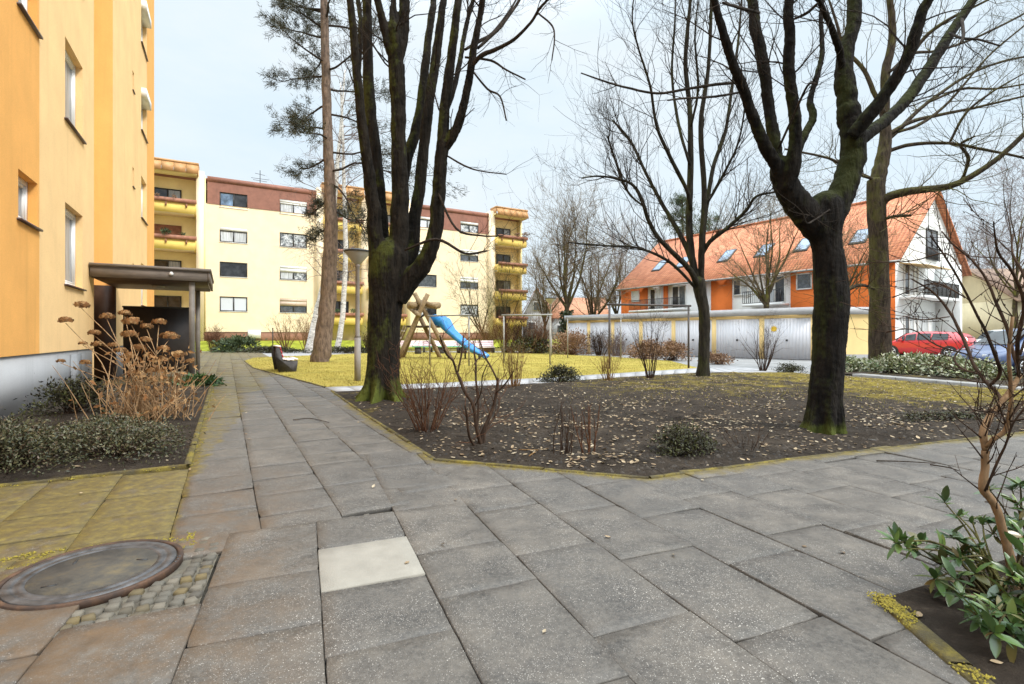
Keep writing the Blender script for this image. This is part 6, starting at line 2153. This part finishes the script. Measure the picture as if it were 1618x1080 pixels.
# ------------------------------------------------------------------ near bare shrub on the right and the rhododendron
rg = random.Random(410)
YS = 2.45
o = thing('bare_shrub', 'tall bare brown shrub with knotted stem and budding twigs over the near bed corner', 'shrub', (*P(1606, 935, YS)[:2], 0))
tm, tw, bd = MB(), MB(), MB()
main = [([(1612, 960, 24), (1601, 907, 21), (1588, 850, 19), (1575, 805, 18), (1562, 784, 19), (1554, 773, 20), (1556, 745, 17), (1557, 712, 16)], 0, 0),
        ([(1557, 712, 17), (1554, 690, 17), (1556, 672, 14), (1566, 655, 14), (1582, 635, 13), (1598, 615, 12), (1612, 592, 10)], 0, .1),
        ([(1557, 706, 14), (1572, 692, 12), (1588, 680, 11), (1596, 650, 10), (1598, 620, 9), (1594, 560, 8), (1600, 500, 7)], 0, -.15),
        ([(1586, 640, 11), (1575, 620, 9), (1555, 600, 8), (1538, 575, 8), (1528, 548, 8), (1515, 520, 7), (1500, 492, 6), (1475, 462, 5), (1440, 440, 3.5)], .05, .5),
        ([(1563, 610, 9), (1580, 590, 8), (1572, 560, 8), (1556, 520, 7), (1545, 500, 6), (1520, 450, 5), (1490, 400, 4), (1470, 372, 3)], .05, -.3),
        ([(1612, 590, 9), (1600, 555, 8), (1592, 520, 8), (1575, 480, 7), (1558, 440, 6), (1535, 410, 5), (1505, 385, 4), (1488, 365, 3)], .1, .3),
        ([(1610, 600, 9), (1608, 540, 9), (1618, 480, 8), (1600, 430, 7), (1578, 400, 6), (1572, 370, 4), (1570, 350, 3)], .1, -.3),
        ([(1612, 560, 8), (1630, 500, 8), (1620, 440, 7), (1600, 400, 5), (1600, 370, 3)], 0, .3),
        ([(1545, 590, 6), (1520, 582, 5), (1508, 565, 4), (1528, 540, 3)], .1, .3), ([(1530, 560, 5), (1480, 545, 4), (1440, 520, 3), (1400, 525, 2)], .2, .6),
        ([(1525, 470, 5), (1490, 450, 4), (1462, 450, 3), (1410, 470, 2)], .2, .5), ([(1520, 430, 4), (1495, 400, 3.5), (1440, 412, 3), (1370, 415, 2)], .3, .7), ([(1500, 500, 4), (1460, 505, 3.5), (1430, 500, 2.5)], .2, .1),
        ([(1596, 655, 6), (1560, 650, 5), (1540, 648, 3)], 0, -.2), ([(1592, 665, 7), (1604, 650, 6), (1630, 620, 5), (1650, 590, 4)], 0, .2), ([(1556, 776, 7), (1576, 730, 6), (1590, 700, 5), (1600, 670, 5), (1622, 640, 4)], -.05, -.2)]
for px, a, e in main:
    px = [(a_, b_, c_ * .62) for a_, b_, c_ in px]
    p, rr = limb(tm if px[0][2] > 7.3 else tw, px, YS + a, YS + e, 8, .14, rg=rg, k=4)
    if px[0][2] < 16:
        n0 = tw.n
        for _ in range(12):
            i = rg.randint(2, len(p) - 1); t_ = unit(p[i] - p[i - 1]); ax = unit(np.cross(t_, rvec(rg))); an_ = math.radians(rg.uniform(25, 60))
            d = t_ * math.cos(an_) + ax * math.sin(an_); Ln = rg.uniform(.06, .30); r0 = min(.0046, rr[i] * .5)
            q = [p[i]]; 
            for s in range(3):
                d = unit(d + rvec(rg) * .12 + V3(0, 0, .08)); q.append(q[-1] + d * Ln / 3)
            tw.tube(q, np.linspace(r0, .0014, 4), 4, cap=False)
            for k in range(1, 4):
                tw.tube([q[k], q[k] + unit(d + rvec(rg) * .6) * .006, q[k] + unit(d + rvec(rg) * .2) * .012], [.0012, .0024, .0005], 4)
                if k == 2 and Ln > .12:
                    dd = unit(d + rvec(rg) * .8); tw.tube([q[2], q[2] + dd * .05, q[2] + dd * .10 + V3(0, 0, .01)], [.0018, .0014, .001], 3, cap=False)
tm.build('stems', M['stem_shrub'], o, True); tw.build('twigs', M['twig_brown'], o)


def bigleaf(mb, p, d, s, nrm, rg):
    d = unit(d); u = unit(np.cross(d, nrm)); n_ = np.cross(u, d)
    if n_[2] < 0: n_ = -n_
    rows = [(0, .03), (.2, .26), (.45, .36), (.7, .30), (.9, .14), (1, .0)]
    V = []
    droop = rg.uniform(.05, .28)
    for t_, w in rows:
        c = p + d * s * t_ - n_ * s * droop * t_ * t_
        V += [c - u * s * w * .5 - n_ * -s * w * .10, c - n_ * s * .01, c + u * s * w * .5 - n_ * -s * w * .10]
    Fq = []
    for i in range(5):
        for j in range(2):
            Fq.append((i * 3 + j, (i + 1) * 3 + j, (i + 1) * 3 + j + 1, i * 3 + j + 1))
    mb.add(V, np.array(Fq))


def rhodo(label, base, tips, seed, sz=.095):
    rg = random.Random(seed)
    o = thing('rhododendron', label, 'shrub', (base[0], base[1], 0))
    lf, st = MB(), MB()
    tips = list(tips) + [np.asarray(q_) + rvec(rg) * .055 + V3(0, .03, -.05) for q_ in tips[::2]]
    for tip in tips:
        tip = np.asarray(tip, float)
        b = V3(base[0] + rg.gauss(0, .04), base[1] + rg.gauss(0, .04), 0)
        mid = (b + tip) / 2 + V3(0, 0, .06) + rvec(rg) * .02
        st.tube(crom([b, mid, tip], 4), np.linspace(.007, .003, 9), 5, cap=False)
        dirv = unit(tip - mid + V3(0, 0, .05))
        for k in range(rg.randint(6, 9)):
            a = 2 * math.pi * k / 7 + rg.random() * .6
            side = unit(np.cross(dirv, V3(.3, .2, 1))); s2 = np.cross(side, dirv)
            out = side * math.cos(a) + s2 * math.sin(a)
            d = unit(out * rg.uniform(.7, 1.1) + dirv * rg.uniform(.15, .8) + V3(0, 0, .12))
            bigleaf(lf, tip - dirv * rg.uniform(0, .035), d, sz * rg.uniform(.5, 1.25), V3(rg.gauss(0, .3), rg.gauss(0, .3), 1), rg)
    st.build('stems', M['twig_olive'], o); lf.build('leaves', M['rhodo'], o, True)


tips = [P(x, y, Y) for x, y, Y in ((1418, 850, 2.45), (1432, 866, 2.40), (1452, 852, 2.5), (1480, 862, 2.45), (1500, 845, 2.55), (1512, 812, 2.6), (1534, 818, 2.6), (1552, 822, 2.65), (1520, 850, 2.5), (1545, 860, 2.45), (1490, 890, 2.4), (1512, 880, 2.35), (1562, 888, 2.4), (1540, 905, 2.3), (1510, 915, 2.3))]
rhodo('glossy green leafy shrub spreading low from the near bed corner over the paving', (P(1570, 930, 2.4)[0], 2.42), tips, 421, .082)
tips = [P(x, y, Y) for x, y, Y in ((1530, 955, 2.1), (1560, 945, 2.15), (1590, 930, 2.1), (1545, 975, 2.0), (1580, 965, 2.0), (1608, 955, 2.05), (1600, 985, 1.95), (1570, 1000, 1.9), (1618, 900, 2.1), (1604, 905, 2.2), (1625, 985, 1.9), (1618, 870, 2.2), (1640, 930, 2.0))]
rhodo('dark green leafy shrub right at the lower frame edge, behind the mossy kerb', (P(1600, 960, 2.1)[0], 2.1), tips, 422, .085)
tips = [P(x, y, Y) for x, y, Y in ((1598, 770, 2.7), (1612, 762, 2.7), (1604, 790, 2.6), (1622, 800, 2.6), (1610, 820, 2.55), (1600, 840, 2.5), (1618, 846, 2.45), (1630, 775, 2.7), (1640, 820, 2.6))]
rhodo('dark green leafy shrub behind the knotted bare stem at the frame edge', (P(1630, 900, 2.7)[0], 2.7), tips, 423, .085)

# ------------------------------------------------------------------ fallen leaves, grass blades, sticks
rg = random.Random(500)
lt = MB()
def litterleaf(x, y, z, s):
    a = rg.uniform(0, 6.28); ca_, sa = math.cos(a), math.sin(a)
    tilt = rg.gauss(0, .25); curl = rg.uniform(-.2, .45)
    rows = [(-.5, .05), (-.2, .55), (.15, .6), (.5, .04)]
    V = []
    for t_, w in rows:
        for sd in (-1, 0, 1):
            lx, ly = t_ * s, sd * w * s * .5
            lz = abs(sd) * curl * s * .35 + t_ * s * tilt + .006 + curl * t_ * t_ * s * .4
            V.append((x + lx * ca_ - ly * sa, y + lx * sa + ly * ca_, z + max(lz, .003)))
    lt.add(V, np.array([(i * 3 + j, i * 3 + j + 1, (i + 1) * 3 + j + 1, (i + 1) * 3 + j) for i in range(3) for j in range(2)]))
sz_ = soilz(BED)
k = 0
while k < 5600:
    px = rg.uniform(560, 1700); py = 592 + (rg.random() ** 1.75) * 150
    p = G(px, py)
    if not inpoly(p, BED) or dline(p, BED, True) < .08: continue
    dens = .12 + .88 * max(0, min(1, (nz(p[0], p[1], .8, 4) + .35) * 1.3)) * max(.15, min(1, nz(p[0], p[1], 3.1, 7) + .6))
    if p[1] < 6.6: dens *= .42
    if p[0] < -1: dens *= .5
    if rg.random() > dens: continue
    litterleaf(p[0], p[1], sz_(p), rg.uniform(.028, .066)); k += 1
sl2 = soilz(LBED)
for _ in range(230):
    u, n = rg.uniform(5.9, 15), rg.uniform(-2.8, -.45); p = fromUN(u, n); litterleaf(p[0], p[1], sl2(p), rg.uniform(.03, .07))
for _ in range(40):
    p = np.array([rg.uniform(1.75, 3.2), rg.uniform(1.3, 2.8)]); 
    if inpoly(p, RBED): litterleaf(p[0], p[1], soilz(RBED, .8)(p), rg.uniform(.03, .06))
for px, py in ((643, 890), (1271, 864), (1331, 874), (1064, 878), (128, 780), (700, 861), (470, 664), (590, 770), (860, 1000), (300, 742), (960, 850), (1110, 760), (720, 790)):
    p = G(px, py); litterleaf(p[0], p[1], .002, rg.uniform(.025, .045))
for _ in range(70):
    p = fromUN(rg.uniform(6, 26), rg.uniform(-.2, 2.2)); litterleaf(p[0], p[1], 0, rg.uniform(.02, .05))
o = lt.build('fallen_leaves', M['litter']); tag(o, 'pale tan fallen leaves scattered over the dark bed soil', 'leaves', kind='stuff')

gr = MB()
T = []
n = 0
lx0, lx1 = min(p[0] for p in LAWN), max(p[0] for p in LAWN); ly0, ly1 = min(p[1] for p in LAWN), max(p[1] for p in LAWN)
Vs = []
def blade(x, y, z, h):
    a = rg.uniform(0, 6.28); w = h * .13
    lx, ly = rg.gauss(0, .4) * h, rg.gauss(0, .4) * h
    Vs.append(((x - w * math.cos(a), y - w * math.sin(a), z), (x + w * math.cos(a), y + w * math.sin(a), z), (x + lx, y + ly, z + h)))
while n < 80000:
    p = np.array([rg.uniform(lx0, lx1), ly0 + (ly1 - ly0) * rg.random() ** 1.6])
    if not inpoly(p, LAWN): continue
    if nz(p[0], p[1], .9, 6) < -.25 and rg.random() < .7: n += 1; continue
    blade(p[0], p[1], lawnz(p) - .003, rg.uniform(.02, .055)); n += 1
n = 0
while n < 6500:   # thin grass on the back and right of the bed
    p = G(rg.uniform(900, 1640), 594 + rg.random() ** 1.3 * 85)
    if not inpoly(p, BED): continue
    kk = bedcol(p)[1]
    if rg.random() > kk: n += .2; continue
    blade(p[0], p[1], sz_(p), rg.uniform(.02, .05)); n += 1
Va = np.array(Vs).reshape(-1, 3)
gr.add(Va, np.arange(len(Va)).reshape(-1, 3))
o = gr.build('grass', M['grass']); tag(o, 'short yellow-green mossy grass of the lawn and the bed edge', 'grass', kind='stuff')

# clods and broken twig bits on the soil
M['clod'] = leafmat('soil_clods', [(.02, .017, .015), (.045, .037, .030), (.075, .060, .047), (.03, .025, .02)], 1.0)
cm = MB()
k = 0
while k < 5200:
    p = G(rg.uniform(540, 1650), 600 + rg.random() ** 1.1 * 150)
    if not inpoly(p, BED) or dline(p, BED, True) < .05: continue
    k += 1
    z = sz_(p); a0 = rg.random() * 6
    if k % 9 == 0:
        Ln = rg.uniform(.05, .20); d = V3(math.cos(a0), math.sin(a0), rg.gauss(0, .12))
        q0 = V3(p[0], p[1], z + .012)
        cm.tube([q0, q0 + d * Ln * .5 + rvec(rg) * .006, q0 + d * Ln], [.004, .003, .002], 4)
        continue
    r = rg.uniform(.008, .028)
    ring = [(p[0] + r * math.cos(a0 + j * 1.2566) * rg.uniform(.6, 1.3), p[1] + r * math.sin(a0 + j * 1.2566) * rg.uniform(.6, 1.3), z - .006) for j in range(5)]
    cm.add(ring + [(p[0] + rg.gauss(0, r * .3), p[1] + rg.gauss(0, r * .3), z + r * rg.uniform(.3, .9))], np.array([[j, (j + 1) % 5, 5] for j in range(5)]))
o = cm.build('soil_debris', M['clod']); tag(o, 'dark crumbs of soil and broken twig bits over the flower bed', 'debris', kind='stuff')

# moss cushions along the kerbs
mo = MB()
M['moss'] = leafmat('moss_cushions', [(.22, .17, .02), (.15, .12, .018), (.31, .245, .03), (.10, .08, .015)], .95)
def moss_at(p, s, z=0.0):
    for _ in range(rg.randint(4, 8)):
        x, y = p[0] + rg.gauss(0, s), p[1] + rg.gauss(0, s); r = s * rg.uniform(.25, .6); a0 = rg.random() * 6
        ring = [(x + r * math.cos(a0 + k * 1.047) * rg.uniform(.7, 1.2), y + r * math.sin(a0 + k * 1.047) * rg.uniform(.7, 1.2), z - .004) for k in range(6)]
        mo.add(ring + [(x, y, z + r * rg.uniform(.3, .6))], np.array([[k, (k + 1) % 6, 6] for k in range(6)]))
def along(pl, n, s, jit, z):
    for _ in range(n):
        i = rg.randrange(len(pl) - 1); q_ = pl[i] + (pl[i + 1] - pl[i]) * rg.random()
        q_ = q_ + np.array([rg.gauss(0, jit), rg.gauss(0, jit)])
        if mnoise.noise(Vector((q_[0] * 2.2, q_[1] * 2.2, 4))) > -.2: moss_at(q_, s, z)
along(BED_FRONT[:8], 340, .011, .04, .002)
along([RBED[0], RBED[1], RBED[2]], 260, .010, .025, .026)
along([fromUN(5.75, -.31), fromUN(14.5, -.31)], 300, .012, .04, .004)
along([fromUN(5.75, -2.9), fromUN(5.75, -.33)], 150, .012, .03, .008)
for _ in range(240):
    p = fromAB(rg.uniform(3.5, 3.75), rg.uniform(-2.6, -.6)); moss_at(p, .012, 0)
o = mo.build('moss_ground_cover', M['moss']); tag(o, 'bright yellow-green moss cushions along the kerbs and slab joints', 'moss', kind='stuff')

for i, (a, b_, c_, lab) in enumerate((((463, 664), (490, 662), (520, 668), 'dark fallen twig on the path beside the big tree'), ((1385, 729), (1430, 731), (1478, 733), 'long dark fallen twig on the paving by the thick dark tree'),
                                 ((820, 717), (845, 718), (865, 716), 'pale fallen stick lying on the front bed soil below the zigzag shrub'), ((836, 727), (845, 722), (850, 718), 'short pale forked stick on the bed soil beside the longer one'), ((1470, 735), (1500, 741), (1515, 745), 'short dark twig next to the long one on the paving'))):
    pa, pb, pc = G(*a), G(*b_), G(*c_)
    z = .045 if i in (2, 3) else .008
    mb = MB(); mb.tube(crom([(*pa, z), (*pb, z + .006), (*pc, z)], 4), np.linspace(.007, .004, 9), 6)
    tag(mb.build('fallen_twig', M['twig_tan' if i in (2, 3) else 'stick'], loc=(*pb, 0)), lab, 'twig')
# ------------------------------------------------------------------ sky, sun, camera
SUN = unit((.78, -.42, .80))
el = math.asin(SUN[2]); az = math.atan2(SUN[0], SUN[1])
w = bpy.data.worlds.new('World'); scene.world = w; w.use_nodes = True
t = w.node_tree
bg = t.nodes['Background']; out = t.nodes['World Output']
sky = N(t, 'ShaderNodeTexSky', sky_type='NISHITA', sun_disc=False)
sky.sun_elevation = el; sky.sun_rotation = az; sky.altitude = 50; sky.dust_density = 2.0
L(t, sky.outputs[0], bg.inputs['Color']); bg.inputs['Strength'].default_value = .10
# thin bright overcast, brighter towards the zenith
tc = N(t, 'ShaderNodeTexCoord'); sx = N(t, 'ShaderNodeSeparateXYZ'); L(t, tc.outputs['Generated'], sx.inputs[0])
mp = N(t, 'ShaderNodeMapping'); mp.inputs['Scale'].default_value = (1, 1, 2.6); L(t, tc.outputs['Generated'], mp.inputs['Vector'])
cl = noise_f(t, mp.outputs['Vector'], 2.1, 7, .6)
zen = maprange(t, sx.outputs[2], .5, .95, .0, 1.0)
c = ramp(t, cl, [(.32, (.74, .88, .99)), (.50, (.81, .92, .995)), (.68, (.88, .95, 1.0))])
c = mixc(t, maprange(t, sx.outputs[2], 0, .18, .55, 0), c, (.85, .92, .97))
bg2 = N(t, 'ShaderNodeBackground'); L(t, c, bg2.inputs['Color'])
st_ = maths(t, 'MULTIPLY_ADD', zen, 4.2, 1.07); L(t, st_, bg2.inputs['Strength'])
mx = N(t, 'ShaderNodeMixShader'); mx.inputs[0].default_value = .95
L(t, bg.outputs[0], mx.inputs[1]); L(t, bg2.outputs[0], mx.inputs[2]); L(t, mx.outputs[0], out.inputs['Surface'])

sd = bpy.data.lights.new('sun', 'SUN'); sd.energy = 3.1; sd.angle = math.radians(14); sd.color = (1, .95, .87)
so = bpy.data.objects.new('sun', sd); COL.objects.link(so)
so.rotation_euler = Vector(tuple(-SUN)).to_track_quat('-Z', 'Y').to_euler()

cd = bpy.data.cameras.new('camera'); cam = bpy.data.objects.new('camera', cd); COL.objects.link(cam)
cam.location = (0, 0, H); cam.rotation_euler = (math.radians(90), 0, 0)
cd.sensor_width = 36; cd.lens = 36 * F0 / 1618; cd.shift_y = -10 / 1618; cd.clip_start = .05; cd.clip_end = 2000
scene.camera = cam
scene.view_settings.view_transform = 'Standard'; scene.view_settings.look = 'None'; scene.view_settings.exposure = 0
scene.render.engine = 'CYCLES'
scene.cycles.max_bounces = 5; scene.cycles.diffuse_bounces = 3
try:
    scene.cycles.use_denoising = True
except Exception:
    pass
